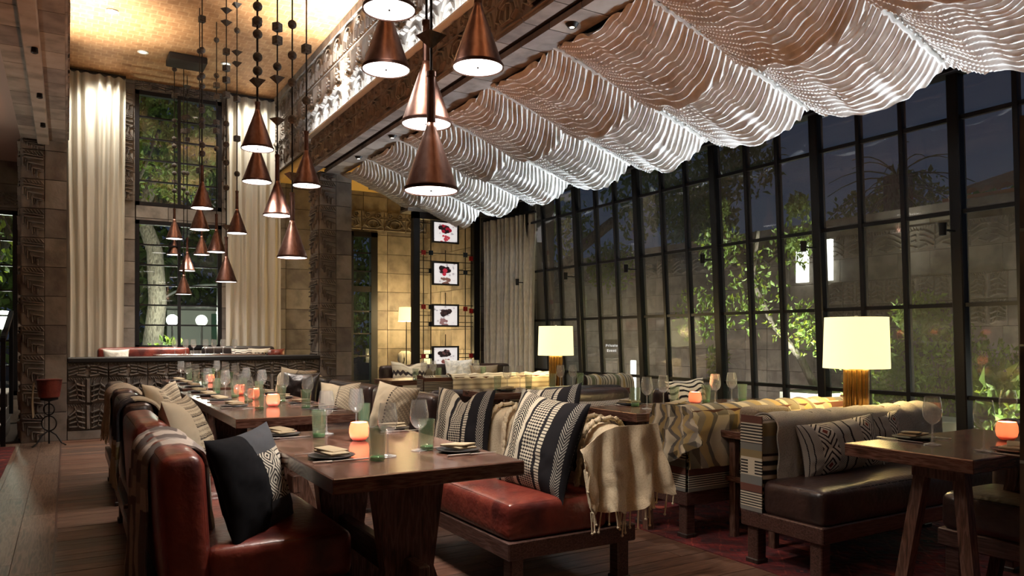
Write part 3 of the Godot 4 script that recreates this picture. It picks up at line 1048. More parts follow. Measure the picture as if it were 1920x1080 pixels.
# gathered cloth hung between the gallery beam and the glass wall
func build_drapes() -> void:
	for k in range(-3, 6):  # uplights put in to light the cloth; the fittings themselves are invented
		var up := thing("added_post_uplight", "added small black uplight on a post of the glass wall", "uplight", Vector3(GX - 0.2 - GK * 2.3, 1.97, -3.13 - 1.205 * k), 0.0, "added uplights on the posts of the glass wall")
		part("can", turned([Vector2(0, 0), Vector2(0.024, 0.0), Vector2(0.028, 0.09), Vector2(0.022, 0.09), Vector2(0.018, 0.07)], 12), M.steel, up)
		part("light_lens", turned([Vector2(0.02, 0.075), Vector2(0.0, 0.075)], 12), M.led, up)
		ubox("bracket", M.steel, up, Vector3(0.085, 0.04, 0), Vector3(0.13, 0.012, 0.02))
	var nz := FastNoiseLite.new()
	nz.seed = 21
	nz.frequency = 1.0
	nz.fractal_octaves = 2
	var x0 := 3.34
	var x1 := 5.02
	var wz := 1.09
	for k in range(0, 10):
		var za := 0.44 - wz * k
		var n := k
		var fold := func(s: float, z: float, v: float, seed: float) -> float:
			# s metres along the slope, v 0..1 across the panel
			var gather := minf(minf(absf(v), absf(v - 1.0)), minf(absf(v - 0.34), absf(v - 0.67)))
			var g := smoothstep(0.0, 0.1, gather)
			var ph := s / 0.043 + 1.1 * nz.get_noise_2d(s * 1.8 + seed, z * 0.7) + 0.14 * nz.get_noise_2d(s * 6.0, z * 2.2 + seed)
			var a := 0.5 + 0.5 * sin(ph * TAU * 0.82 + seed)
			var wv := pow(a, 1.6)
			var amp := 0.040 * (0.55 + 0.45 * nz.get_noise_2d(s * 3.0 + 40.0, z * 3.0 + seed) + 0.3)
			return -wv * amp * lerpf(0.55, 1.0, g) + 0.012 * (1.0 - g)
		var section := func(xa: float, xb: float, drop0: float, drop1: float, seed: float) -> Callable:
			return func(u: float, v: float) -> Vector3:
				var x := lerpf(xa, xb, u)
				var z := za - v * wz
				var t := (x - x0) / (x1 - x0)
				var sag := (0.055 + 0.10 * t) * (1.0 - pow(2.0 * v - 1.0, 2.0))
				var y := YS - 0.0 - 0.313 * (x - x0) - sag - lerpf(drop0, drop1, pow(u, 3.0))
				y -= drop1 * 0.8 * pow(u, 6.0) * (1.0 - pow(2.0 * v - 1.0, 2.0)) * (1.0 if drop1 > 0.0 else 0.0)
				y += fold.call(x * 1.05 - 0.17 * (1.0 - pow(2.0 * v - 1.0, 2.0)), z, v, seed)
				return Vector3(x + 0.05 * (1.0 - pow(2.0 * v - 1.0, 2.0)) * u, y, z)
		var p := thing("ceiling_drape", "gathered off-white ceiling cloth panel above " + ["the low chair by the end table", "the end table with splayed legs", "the grey throw and kilim banquette", "the console with the amber lamp", "the brown leather chair", "the black leather bench back", "the green striped throw", "the ribbed white throw", "the ikat cushion", "the leaded glass screen"][k], "drape", Vector3.ZERO, 0.0, "cloth panels swagged under the sloping roof")
		var f1: Callable = section.call(x0, 4.2, 0.0, 0.05, 3.0 + n * 7.7)
		var f2: Callable = section.call(4.08, x1, -0.03, 0.0, 9.0 + n * 5.3)
		part("upper_cloth", sheet(110, 54, f1, Vector2.ONE, false), M.drape, p)
		part("lower_cloth", sheet(120, 54, f2, Vector2.ONE, false), M.drape, p)
		var cord := []
		for i in 41:
			var u := i / 40.0
			var x := lerpf(x0, x1, u)
			cord.append(Vector3(x, YS - 0.313 * (x - x0) - 0.012 - 0.012 * sin(i * 2.7), za))
		part("gathered_seam", tube(cord, 0.014, 6), M.drape, p)

# ---------------------------------------------------------------- furniture
func trestle_shape() -> ArrayMesh:
	if meshes.has("trestle"): return meshes["trestle"]
	var st := st0()
	var t := 0.035
	var lv := [[0.05, 0.2], [0.33, 0.1], [0.695, 0.15]]
	for k in 2:
		var lo := []
		var hi := []
		for c in [Vector2(-1, -1), Vector2(1, -1), Vector2(1, 1), Vector2(-1, 1)]:
			lo.append(Vector3(c.x * t, lv[k][0], c.y * lv[k][1]))
			hi.append(Vector3(c.x * t, lv[k + 1][0], c.y * lv[k + 1][1]))
		hexa(st, lo, hi)
	meshes["trestle"] = done(st)
	return meshes["trestle"]
func trestle_table(at: Vector3, L: float, W: float, turn: float, label: String) -> Node3D:
	var t := thing("trestle_table", label, "table", at, turn, "dark wood trestle tables in the hall")
	part("tabletop", cbox(Vector3(L, 0.056, W), 0.004), M.table, t, xf(Vector3(0, 0.722, 0)))
	for s in [-1.0, 1.0]:
		var x: float = s * (L * 0.5 - 0.27)
		var g := part("trestle", trestle_shape(), M.table_leg, t, xf(Vector3(x, 0, 0)))
		part("foot", cbox(Vector3(0.1, 0.05, 0.62), 0.008), M.dark_wood, g, xf(Vector3(0, 0.026, 0)))
		part("tenon", cbox(Vector3(0.16, 0.11, 0.05), 0.006), M.table_leg, g, xf(Vector3(s * 0.09, 0.32, 0)))
	part("stretcher", cbox(Vector3(L - 0.5, 0.12, 0.05), 0.006), M.rail, t, xf(Vector3(0, 0.32, 0)))
	return t
func side_table(at: Vector3, L: float, W: float, label: String) -> Node3D:
	var t := thing("dining_table", label, "table", at, 0.0, "dark wood tables by the glass wall")
	part("tabletop", cbox(Vector3(L, 0.056, W), 0.004), M.table, t, xf(Vector3(0, 0.722, 0)))
	for s in [-1.0, 1.0]:
		var x: float = s * (L * 0.5 - 0.14)
		for q in [-1.0, 1.0]:
			var st := st0()
			bar(st, Vector3(x, 0.0, 0.05 + q * 0.17), Vector3(x, 0.694, 0.08 + q * 0.075), 0.05, 0.05, Vector3.RIGHT)
			part("leg", done(st), M.table_leg, t)
		part("cross_rail", cbox(Vector3(0.05, 0.06, 0.2), 0.004), M.table_leg, t, xf(Vector3(x, 0.663, 0.06)))
	return t
# upholstered bench; local +z is the way one sits, x runs along it
func bench(called: String, label: String, at: Vector3, turn: float, L: float, D: float, back_h: float, seat_mat: Material, back_mat: Material, group := "", kilim := false) -> Node3D:
	var b := thing(called, label, "bench", at, turn, group)
	var bt := 0.13 if D < 0.6 else 0.16
	part("seat", cushion(Vector3(L, 0.19, D - bt + 0.02), 0.045, Vector3(0.004, 0.018, 0.008)), seat_mat, b, xf(Vector3(0, 0.375, bt * 0.5)))
	var bh := back_h - 0.29
	part("backrest", cushion(Vector3(L, bh, bt), minf(0.055, bt * 0.45), Vector3(0.002, 0.006, 0.01)), back_mat, b, xf(Vector3(0, 0.29 + bh * 0.5, -D * 0.5 + bt * 0.5), Vector3(-0.06 if D > 0.6 else 0.0, 0, 0)))
	part("rail", cbox(Vector3(L + 0.02, 0.085, D + 0.02), 0.006), M.rail, b, xf(Vector3(0, 0.248, 0)))
	for sx in [-1.0, 1.0]:
		for sz in [-1.0, 1.0]:
			var g := part("leg", cbox(Vector3(0.07, 0.21, 0.07), 0.005), M.rail, b, xf(Vector3(sx * (L * 0.5 - 0.05), 0.105, sz * (D * 0.5 - 0.05))))
			part("foot", cbox(Vector3(0.085, 0.03, 0.085), 0.005), M.dark_wood, g, xf(Vector3(0, -0.09, 0)))
	if kilim:
		var zf := -D * 0.5
		for sx in [-1.0, 1.0]:
			var e: float = sx * (L * 0.5 + 0.008)
			part("end_panel", cloth(4, 16, func(u: float, v: float) -> Vector3: return Vector3(e, lerpf(back_h + 0.004, 0.292, v), zf + lerpf(-0.004, bt + 0.01, u if sx < 0 else 1.0 - u)), 0.006), M.kilim, b)
		part("rear_panel", cloth(8, 16, func(u: float, v: float) -> Vector3: return Vector3(lerpf(L * 0.5, -L * 0.5, u), lerpf(back_h - 0.02, 0.292, v), zf - 0.014), 0.006, Vector2(maxf(1.0, round(L / 0.2)), 1)), M.kilim, b)
	return b
# blanket laid over a bench back; xa..xb along the bench, in the bench's own axes
func throw_over(called: String, label: String, bt: Node3D, D: float, H: float, xa: float, xb: float, dropf: float, dropr: float, mat: Material, fringe: int, seed: int, uvs := Vector2.ONE, slant := 0.0) -> Node3D:
	var t := thing(called, label, "blanket", bt.position, bt.rotation.y)
	var th := (0.13 if D < 0.6 else 0.16) + 0.02
	var zc := -D * 0.5 + th * 0.5 - 0.01
	var nz := FastNoiseLite.new()
	nz.seed = seed
	nz.frequency = 1.0
	var r := th * 0.5 + 0.012
	var total := dropf + PI * r * 0.8 + dropr
	var f := func(u: float, v: float) -> Vector3:
		var s := v * total
		var x := lerpf(xa, xb, u)
		var fold := 0.012 + 0.012 * nz.get_noise_2d(x * 9.0, s * 1.2) + 0.006 * sin(x * 38.0 + 3.0 * nz.get_noise_2d(s * 2.0, 7.0))
		var p: Vector2
		if s < dropf:
			p = Vector2(zc + r + fold * (1.0 + 1.5 * (1.0 - s / dropf)), H - r * 0.75 - (dropf - s))
		elif s < dropf + PI * r * 0.8:
			var a := (s - dropf) / (PI * r * 0.8) * PI
			p = Vector2(zc + cos(a) * (r + fold), H - r * 0.75 + sin(a) * (r * 0.75 + fold))
		else:
			var q := s - dropf - PI * r * 0.8
			p = Vector2(zc - r - fold * (1.0 + 1.2 * q / maxf(dropr, 0.05)), H - r * 0.75 - q)
		return Vector3(x + slant * (v - 0.5) + 0.015 * nz.get_noise_2d(v * 4.0, u * 2.0 + 5.0), p.y, p.x)
	part("cloth", cloth(30, 40, f, 0.008, uvs), mat, t)
	if fringe > 0:
		var list := []
		for k in fringe:
			var u := (k + 0.5) / fringe
			for e in ([0.0, 1.0] if dropf > 0.15 else [1.0]):
				var p: Vector3 = f.call(u, e)
				var l := 0.055 + 0.02 * sin(k * 2.3)
				list.append(tube([p + Vector3(0, 0.01, 0), p + Vector3(0.006 * sin(k * 1.7), -l * 0.5, 0.004), p + Vector3(0.012 * sin(k * 2.9), -l, -0.004 * cos(k))], 0.0035, 5))
		part("fringe", join(list), M.wool_cream, t).set_meta("kind", "stuff")
	return t
func cushion_at(label: String, mesh: Mesh, mat: Material, at: Vector3, yaw: float, lean: float, roll := 0.0, group := "") -> MeshInstance3D:
	var b := Basis(Vector3.UP, yaw) * Basis(Vector3.RIGHT, -lean) * Basis(Vector3.BACK, roll)
	return one("cushion", mesh, mat, label, "cushion", Transform3D(b, at), group)

# ---------------------------------------------------------------- things on the tables
func wine_glass_mesh() -> Array:
	var bowl := [Vector2(0.0045, 0.088), Vector2(0.016, 0.094), Vector2(0.030, 0.108), Vector2(0.038, 0.128), Vector2(0.0395, 0.150), Vector2(0.036, 0.180), Vector2(0.0305, 0.212), Vector2(0.0297, 0.212), Vector2(0.0352, 0.180), Vector2(0.0386, 0.150), Vector2(0.037, 0.128), Vector2(0.029, 0.110), Vector2(0.014, 0.097), Vector2(0.0, 0.094)]
	var stem := [Vector2(0.0, 0.0), Vector2(0.035, 0.0), Vector2(0.035, 0.0025), Vector2(0.012, 0.007), Vector2(0.005, 0.014), Vector2(0.0038, 0.05), Vector2(0.0045, 0.088)]
	return [lathe(bowl, 24), lathe(stem, 20)]
func tumbler_mesh() -> Array:
	# hammered glass: small dimples round the wall
	var wall := sheet(22, 40, func(u: float, v: float) -> Vector3:
		var r := lerpf(0.0285, 0.0345, u) + 0.0011 * sin(v * TAU * 14.0 + PI * floorf(u * 11.0)) * sin(u * PI * 11.0)
		return Vector3(cos(v * TAU) * r, 0.004 + u * 0.125, sin(v * TAU) * r), Vector2.ONE, true)
	var inner := lathe([Vector2(0.034, 0.129), Vector2(0.032, 0.129), Vector2(0.0285, 0.06), Vector2(0.0265, 0.022), Vector2(0.0, 0.02)], 24)
	var foot := lathe([Vector2(0.0, 0.001), Vector2(0.026, 0.001), Vector2(0.0283, 0.004), Vector2(0.0278, 0.014), Vector2(0.026, 0.019), Vector2(0.0, 0.019)], 24)
	return [join([wall, inner]), foot]
func votive_proto(label: String, at: Vector3) -> Node3D:
	var v := thing("votive_candle", label, "candle", at)
	part("cup", lathe([Vector2(0.0, 0.002), Vector2(0.03, 0.002), Vector2(0.041, 0.016), Vector2(0.046, 0.04), Vector2(0.044, 0.064), Vector2(0.038, 0.083), Vector2(0.036, 0.083), Vector2(0.041, 0.064), Vector2(0.043, 0.04), Vector2(0.038, 0.018), Vector2(0.0, 0.008)], 24), M.votive, v)
	part("wax", lathe([Vector2(0, 0.01), Vector2(0.03, 0.01), Vector2(0.033, 0.022), Vector2(0, 0.024)], 16), M.wax, v)
	part("flame", lathe([Vector2(0, 0.036), Vector2(0.005, 0.042), Vector2(0.006, 0.05), Vector2(0.003, 0.06), Vector2(0, 0.068)], 10), M.flame, v)
	return v
func votive_light(at: Vector3) -> void:
	var l := OmniLight3D.new()
	l.name = numbered("candle_light")
	l.light_color = Color(1.0, 0.62, 0.38)
	l.light_energy = 0.9
	l.light_size = 0.005
	l.omni_range = 12.0
	l.omni_attenuation = 2.0
	l.shadow_enabled = true
	l.position = at + Vector3(0, 0.05, 0)
	add_child(l)
func napkin_mesh() -> ArrayMesh:
	var a := cushion(Vector3(0.15, 0.009, 0.085), 0.004, Vector3(0, 0.002, 0), 5)
	var b := cushion(Vector3(0.11, 0.008, 0.08), 0.004, Vector3(0, 0.002, 0), 5)
	return join([[a, xf(Vector3(0, 0.012, 0))], [b, xf(Vector3(0.014, 0.021, 0.004), Vector3(0, 0.3, 0.07))]])
func plate_mesh() -> ArrayMesh:
	return lathe([Vector2(0, 0), Vector2(0.06, 0.0), Vector2(0.085, 0.006), Vector2(0.092, 0.01), Vector2(0.09, 0.012), Vector2(0.08, 0.009), Vector2(0.055, 0.004), Vector2(0, 0.004)], 24)
func knife_mesh() -> ArrayMesh:
	var st := st0()
	box(st, Vector3(0, 0.003, 0.055), Vector3(0.011, 0.006, 0.1))
	hexa(st, [Vector3(-0.008, 0.002, 0.004), Vector3(0.006, 0.002, 0.004), Vector3(0.003, 0.002, -0.11), Vector3(0.0, 0.002, -0.115)], [Vector3(-0.008, 0.004, 0.004), Vector3(0.006, 0.004, 0.004), Vector3(0.003, 0.004, -0.11), Vector3(0.0, 0.004, -0.115)])
	return done(st)
func fork_mesh() -> ArrayMesh:
	var st := st0()
	box(st, Vector3(0, 0.003, 0.05), Vector3(0.009, 0.005, 0.1))
	box(st, Vector3(0, 0.003, -0.02), Vector3(0.006, 0.004, 0.05))
	box(st, Vector3(0, 0.004, -0.055), Vector3(0.022, 0.003, 0.025))
	for k in 4: box(st, Vector3(-0.009 + k * 0.006, 0.005, -0.09), Vector3(0.003, 0.003, 0.05))
	return done(st)

func stand_glass(kind: String, at: Vector3, label: String, group: String) -> void:
	at.y = 0.751
	if kind == "wine":
		if not meshes.has("wine"): meshes["wine"] = wine_glass_mesh()
		var g := thing("wine_glass", label, "glass", at, 0.0, group)
		part("bowl", meshes["wine"][0], M.glass, g)
		part("stem", meshes["wine"][1], M.glass_stem, g)
	else:
		if not meshes.has("tumbler"): meshes["tumbler"] = tumbler_mesh()
		var w := thing("tumbler", label, "glass", at, at.x * 7.0, group)
		part("wall", meshes["tumbler"][0], M.tumbler, w)
		part("foot", meshes["tumbler"][1], M.tumbler_foot, w)
func setting(at: Vector3, turn: float, where: String, cutlery := true) -> void:
	at.y = 0.751
	if not meshes.has("plate"):
		meshes["plate"] = plate_mesh()
		meshes["napkin"] = napkin_mesh()
		meshes["knife"] = knife_mesh()
		meshes["fork"] = fork_mesh()
	var b := Basis(Vector3.UP, turn)
	one("plate", meshes["plate"], M.plate, "small dark plate under a folded napkin on " + where, "plate", Transform3D(b, at), "dark plates on " + where)
	one("napkin", meshes["napkin"], M.napkin, "folded tan napkin on a dark plate on " + where, "napkin", Transform3D(b * Basis(Vector3.UP, 0.15), at + Vector3(0, 0.009, 0)), "tan napkins on " + where)
	if cutlery:
		one("knife", meshes["knife"], M.silver, "steel knife beside the plate on " + where, "knife", Transform3D(b, at + b * Vector3(0.118, 0.001, 0.0)), "knives on " + where)
		one("fork", meshes["fork"], M.silver, "steel fork beside the plate on " + where, "fork", Transform3D(b, at + b * Vector3(-0.115, 0, 0.01)), "forks on " + where)

# ---------------------------------------------------------------- lamps
func table_lamp(at: Vector3, label: String) -> void:
	var l := thing("table_lamp", label, "lamp", at, 0.0)
	var list := []
	for k in 14:
		var a := TAU * k / 14.0
		list.append([lathe([Vector2(0, 0.015), Vector2(0.017, 0.015), Vector2(0.017, 0.36), Vector2(0, 0.36)], 8), xf(Vector3(cos(a) * 0.062, 0, sin(a) * 0.062))])
	part("body", join(list), M.amber, l)
	part("base", turned([Vector2(0, 0), Vector2(0.09, 0), Vector2(0.09, 0.015), Vector2(0, 0.015)], 24), M.copper_dark, l)
	part("core", turned([Vector2(0, 0.015), Vector2(0.045, 0.015), Vector2(0.045, 0.365), Vector2(0, 0.365)], 16), M.bronze, l)
	part("shade", turned([Vector2(0.203, 0.37), Vector2(0.193, 0.70)], 32), M.shade, l)
	part("finial", turned([Vector2(0.012, 0.685), Vector2(0.012, 0.71), Vector2(0, 0.715)], 8), M.silver, l)
	part("spider", turned([Vector2(0.19, 0.675), Vector2(0.0, 0.675)], 24), M.white_paint, l)
	lamp_light(at + Vector3(0, 0.54, 0), 0.75)
func lamp_light(at: Vector3, e: float) -> void:
	var o := OmniLight3D.new()
	o.name = numbered("lamp_light")
	o.position = at
	o.light_color = Color(1.0, 0.86, 0.6)
	o.light_energy = e
	o.light_size = 0.06
	o.omni_range = 20.0
	o.omni_attenuation = 2.0
	o.shadow_enabled = true
	add_child(o)
# one pendant: copper cone on a rod strung with beads. beads: [kind, height]
func pendant(at: Vector3, beads: Array, stem: float, label: String, group: String) -> void:
	var p := thing("pendant_lamp", label, "pendant lamp", at, 0.0, group)
	if not meshes.has("cone"):
		meshes["cone"] = lathe([Vector2(0.111, 0.0), Vector2(0.1125, 0.0), Vector2(0.1125, 0.014), Vector2(0.108, 0.02), Vector2(0.072, 0.125), Vector2(0.04, 0.215), Vector2(0.022, 0.265), Vector2(0.0185, 0.285), Vector2(0.0, 0.287)], 40)
		meshes["rim"] = turned([Vector2(0.1125, 0.0), Vector2(0.1145, 0.0), Vector2(0.1145, 0.013), Vector2(0.1125, 0.013), Vector2(0.1125, 0.0)], 40)
		meshes["disc"] = turned([Vector2(0, 0.0), Vector2(0.108, 0.0), Vector2(0.108, 0.003), Vector2(0, 0.003)], 40)
		meshes["nub"] = turned([Vector2(0, -0.005), Vector2(0.005, -0.005), Vector2(0.005, 0.0)], 8)
		meshes["ball"] = lathe(range(9).map(func(k): return Vector2(sin(PI * k / 8.0) * 0.034, -cos(PI * k / 8.0) * 0.034)), 16)
		meshes["die"] = cbox(Vector3(0.062, 0.066, 0.062), 0.004)
		var st := st0()
		var q := [Vector3(-0.046, 0.022, -0.046), Vector3(0.046, 0.022, -0.046), Vector3(0.046, 0.022, 0.046), Vector3(-0.046, 0.022, 0.046)]
		quad(st, q[0], q[1], q[2], q[3], Vector3.ZERO)
		for k in 4: tri(st, q[k], q[(k + 1) % 4], Vector3(0, -0.038, 0), Vector3.ZERO)
		meshes["wedge"] = done(st)
	part("cone", meshes["cone"], M.copper, p)
	part("rim", meshes["rim"], M.copper_dark, p)
	var d := part("diffuser", meshes["disc"], M.diffuser, p, xf(Vector3(0, 0.004, 0)))
	part("nub", meshes["nub"], M.rod, d)
	part("stem", turned([Vector2(0.0185, 0.28), Vector2(0.0165, 0.28 + stem), Vector2(0.02, 0.28 + stem), Vector2(0.02, 0.3 + stem), Vector2(0, 0.3 + stem)], 16), M.copper, p)
	part("rod", turned([Vector2(0.006, 0.29 + stem), Vector2(0.006, YC - at.y)], 8), M.rod, p)
	for b in beads:
		var y: float = b[1] - at.y
		if y < 0.36 + stem or y > YC - at.y - 0.05: continue
		part("bead", meshes[b[0]], M.bead, p, xf(Vector3(0, y, 0), Vector3(0, 0.4 + 0.3 * sin(y * 9.0), 0)))
	var s := SpotLight3D.new()
	s.name = numbered("pendant_light")
	s.position = at + Vector3(0, -0.012, 0)
	s.rotation.x = -PI / 2
	s.light_color = Color(1.0, 0.96, 0.92)
	s.light_energy = 1.3
	s.light_size = 0.08
	s.spot_angle = 62.0
	s.spot_angle_attenuation = 0.8
	s.spot_range = 20.0
	s.spot_attenuation = 2.0
	s.shadow_enabled = true
	add_child(s)

func build_pendants() -> void:
	# [px, py, width in the photo, stem, beads as [kind, py]]
	var near := [[730, 20, 100, 0.2, []], [724, 132, 88, 0.12, []], [799.6, 234, 93, 0.17, []], [808.4, 359, 104, 0.2, [["wedge", 76]]], [896, 128, 96, 0.2, []]]
	var mid := [[483, 280, 61, 0.04, [["ball", 12], ["ball", 39], ["ball", 64], ["ball", 107], ["ball", 133], ["wedge", 156], ["die", 191]]], [482, 342, 53.5, 0.05, []],
		[520, 405, 51, 0.2, [["die", 51], ["die", 76], ["ball", 125], ["wedge", 150], ["wedge", 228]]], [548, 484, 56, 0.2, [["ball", 46], ["ball", 104], ["ball", 155], ["ball", 224], ["wedge", 331]]], [574.5, 349, 52, 0.14, [["die", 92], ["ball", 189]]]]
	var far := [[379, 391, 41, 0.16, [["die", 36], ["ball", 94], ["ball", 142], ["ball", 161], ["ball", 207], ["ball", 225], ["ball", 236], ["ball", 272], ["ball", 288], ["wedge", 300]]], [374.4, 431, 34.5, 0.05, [["ball", 96], ["ball", 146], ["die", 320]]],
		[406, 473, 32.5, 0.18, [["ball", 39], ["ball", 75], ["ball", 142], ["die", 160], ["die", 183], ["die", 230], ["die", 246], ["ball", 279]]], [424.4, 529, 39, 0.2, [["wedge", 21], ["wedge", 44], ["die", 97], ["die", 128], ["die", 150], ["die", 178], ["ball", 232], ["ball", 271], ["ball", 305], ["ball", 352], ["wedge", 426]]], [444.4, 438, 36, 0.2, [["wedge", 11], ["ball", 57], ["wedge", 100], ["wedge", 121], ["die", 186], ["die", 260], ["ball", 326]]]]
	var back := [[327, 448, 29.5, 0.14, [["ball", 130], ["die", 180], ["ball", 226], ["ball", 260], ["ball", 274], ["ball", 310], ["ball", 325], ["ball", 358], ["die", 397]]], [327, 478, 26, 0.05, []], [378, 478, 28, 0.12, [["ball", 140], ["die", 200]]],
		[351, 508, 28, 0.2, [["die", 130], ["die", 145], ["wedge", 164], ["ball", 180], ["die", 220], ["die", 245], ["die", 262], ["ball", 325], ["ball", 362]]], [344.4, 552, 29.4, 0.2, [["ball", 118], ["die", 222], ["die", 246], ["ball", 324], ["ball", 354]]]]
	var sets := [[near, "the trestle table nearest the red leather settee", 3.3], [mid, "the middle of the long trestle table", 5.8], [far, "the far end of the trestle tables", 8.6], [back, "the tables behind the parapet", 11.3]]
	var height := ["highest", "second highest", "short stemmed", "lowest", "outermost"]
	for s in sets:
		var mean: float = s[2]
		var order := range(5)
		order.sort_custom(func(a, b): return s[0][a][1] < s[0][b][1])
		var cx := 0.0
		var cz := 0.0
		for k in 5:
			var e: Array = s[0][k]
			var d: float = lerpf(0.227 * FPX / e[2], mean, 0.3)
			var at := atd(e[0], e[1], d)
			cx += at.x / 5.0
			cz += at.z / 5.0
			var beads := []
			for b in e[4]: beads.append([b[0], atd(e[0], b[1], d).y])
			if beads.is_empty() or s[0] == near:
				for q in 4: beads.append([["ball", "die", "ball", "wedge"][(q + k) % 4], 3.6 + 0.3 * q + 0.11 * k])
			pendant(at, beads, e[3], "%s copper cone pendant over %s" % [["highest", "second highest", "third highest", "second lowest", "lowest"][order.find(k)], s[1]], "copper cone pendants over " + s[1])
		var c := thing("pendant_canopy", "dark square ceiling plate for the pendants over " + s[1], "ceiling plate", onY(350, 110, YC) if s[0] == back else Vector3(cx, YC, cz + (0.7 if s[0] == far else 0.0)))
		part("plate", cbox(Vector3(0.5, 0.09, 0.4), 0.01), M.canopy, c, xf(Vector3(0, -0.05, 0)))
	# round downlights in the gold ceiling
	for q in [[268, 97], [424, 119], [210, 20]]:
		var at := onY(q[0], q[1], YC)
		var d := thing("downlight", "small round recessed downlight in the gold ceiling", "downlight", at, 0.0, "downlights in the gold ceiling")
		part("trim", turned([Vector2(0.045, 0.0), Vector2(0.07, -0.002), Vector2(0.07, -0.012), Vector2(0.048, -0.012), Vector2(0.045, 0.0)], 24), M.white_paint, d)
		part("lens", turned([Vector2(0, -0.006), Vector2(0.045, -0.006)], 20), M.spot_lens, d)
		spot(at + Vector3(0, -0.03, 0), Vector3.DOWN, 5.0, 40.0, Color(1.0, 0.94, 0.85), 0.05)

func spot(at: Vector3, dir: Vector3, e: float, angle: float, c: Color, size := 0.05, soft := 0.9) -> void:
	var s := SpotLight3D.new()
	s.name = numbered("spot_light")
	add_child(s)
	s.position = at
	s.basis = Basis.looking_at(dir, Vector3.UP if absf(dir.normalized().y) < 0.95 else Vector3.RIGHT)
	s.light_color = c
	s.light_energy = e
	s.light_size = size
	s.spot_angle = angle
	s.spot_angle_attenuation = soft
	s.spot_range = 25.0
	s.spot_attenuation = 2.0
	s.shadow_enabled = true
func area(at: Vector3, dir: Vector3, size: Vector2, e: float, c: Color, up := Vector3.UP) -> void:
	var a := AreaLight3D.new()
	a.name = numbered("area_light")
	add_child(a)
	a.position = at
	a.basis = Basis.looking_at(dir, up)
	a.area_size = size
	a.light_energy = e
	a.light_color = c
	a.area_range = 25.0
	a.area_attenuation = 2.0
	a.area_normalize_energy = true
	a.shadow_enabled = true

# pleated curtain from a to b (on the floor plane), hung at the given heights
func curtain(called: String, label: String, a: Vector3, b: Vector3, y0: float, y1: float, pleats: int, depth: float, mat: Material, flare := 0.0) -> void:
	var t := thing(called, label, "curtain", a)
	var d := b - a
	var nrm := d.cross(Vector3.UP).normalized()
	var nz := FastNoiseLite.new()
	nz.seed = called.length() + pleats
	nz.frequency = 1.0
	var f := func(u: float, v: float) -> Vector3:
		var w := u + 0.05 * nz.get_noise_2d(u * 3.0, v * 0.6)
		var ph := w * pleats * TAU + 0.8 * nz.get_noise_2d(v * 1.2, u * 4.0)
		var amp := depth * (0.65 + 0.35 * v) * (0.75 + 0.9 * nz.get_noise_2d(u * 5.0, 3.0 + v * 0.5))
		return d * (u + flare * (u - 0.5) * (1.0 - v) * -1.0) + nrm * sin(ph) * amp + Vector3(0, lerpf(y0, y1, v), 0)
	part("cloth", sheet(pleats * 14, 20, f), mat, t)
	var st := st0()
	bar(st, Vector3(0, y1 + 0.02, 0), d + Vector3(0, y1 + 0.02, 0), 0.05, 0.03)
	part("track", done(st), M.steel, t)

func build_curtains() -> void:
	var z := ZB + 0.22
	curtain("curtain", "sheer cream curtain between the block column and the tall window", Vector3(onZ(121, 400, z).x, 0, z), Vector3(onZ(236, 400, z).x, 0, z), 0.3, 5.14, 6, 0.06, M.sheer, 0.1)
	curtain("curtain", "sheer cream curtain between the tall window and the gallery beam", Vector3(onZ(424, 400, z).x, 0, z), Vector3(onZ(526, 400, z).x, 0, z), 0.3, 5.14, 6, 0.06, M.sheer)
	curtain("curtain", "heavy pleated linen curtain in the corner beside the glass wall", onZ(908, 600, -10.1) * Vector3(1, 0, 1), onX(1003, 600, 5.66) * Vector3(1, 0, 1), 0.02, 2.98, 11, 0.07, M.curtain)

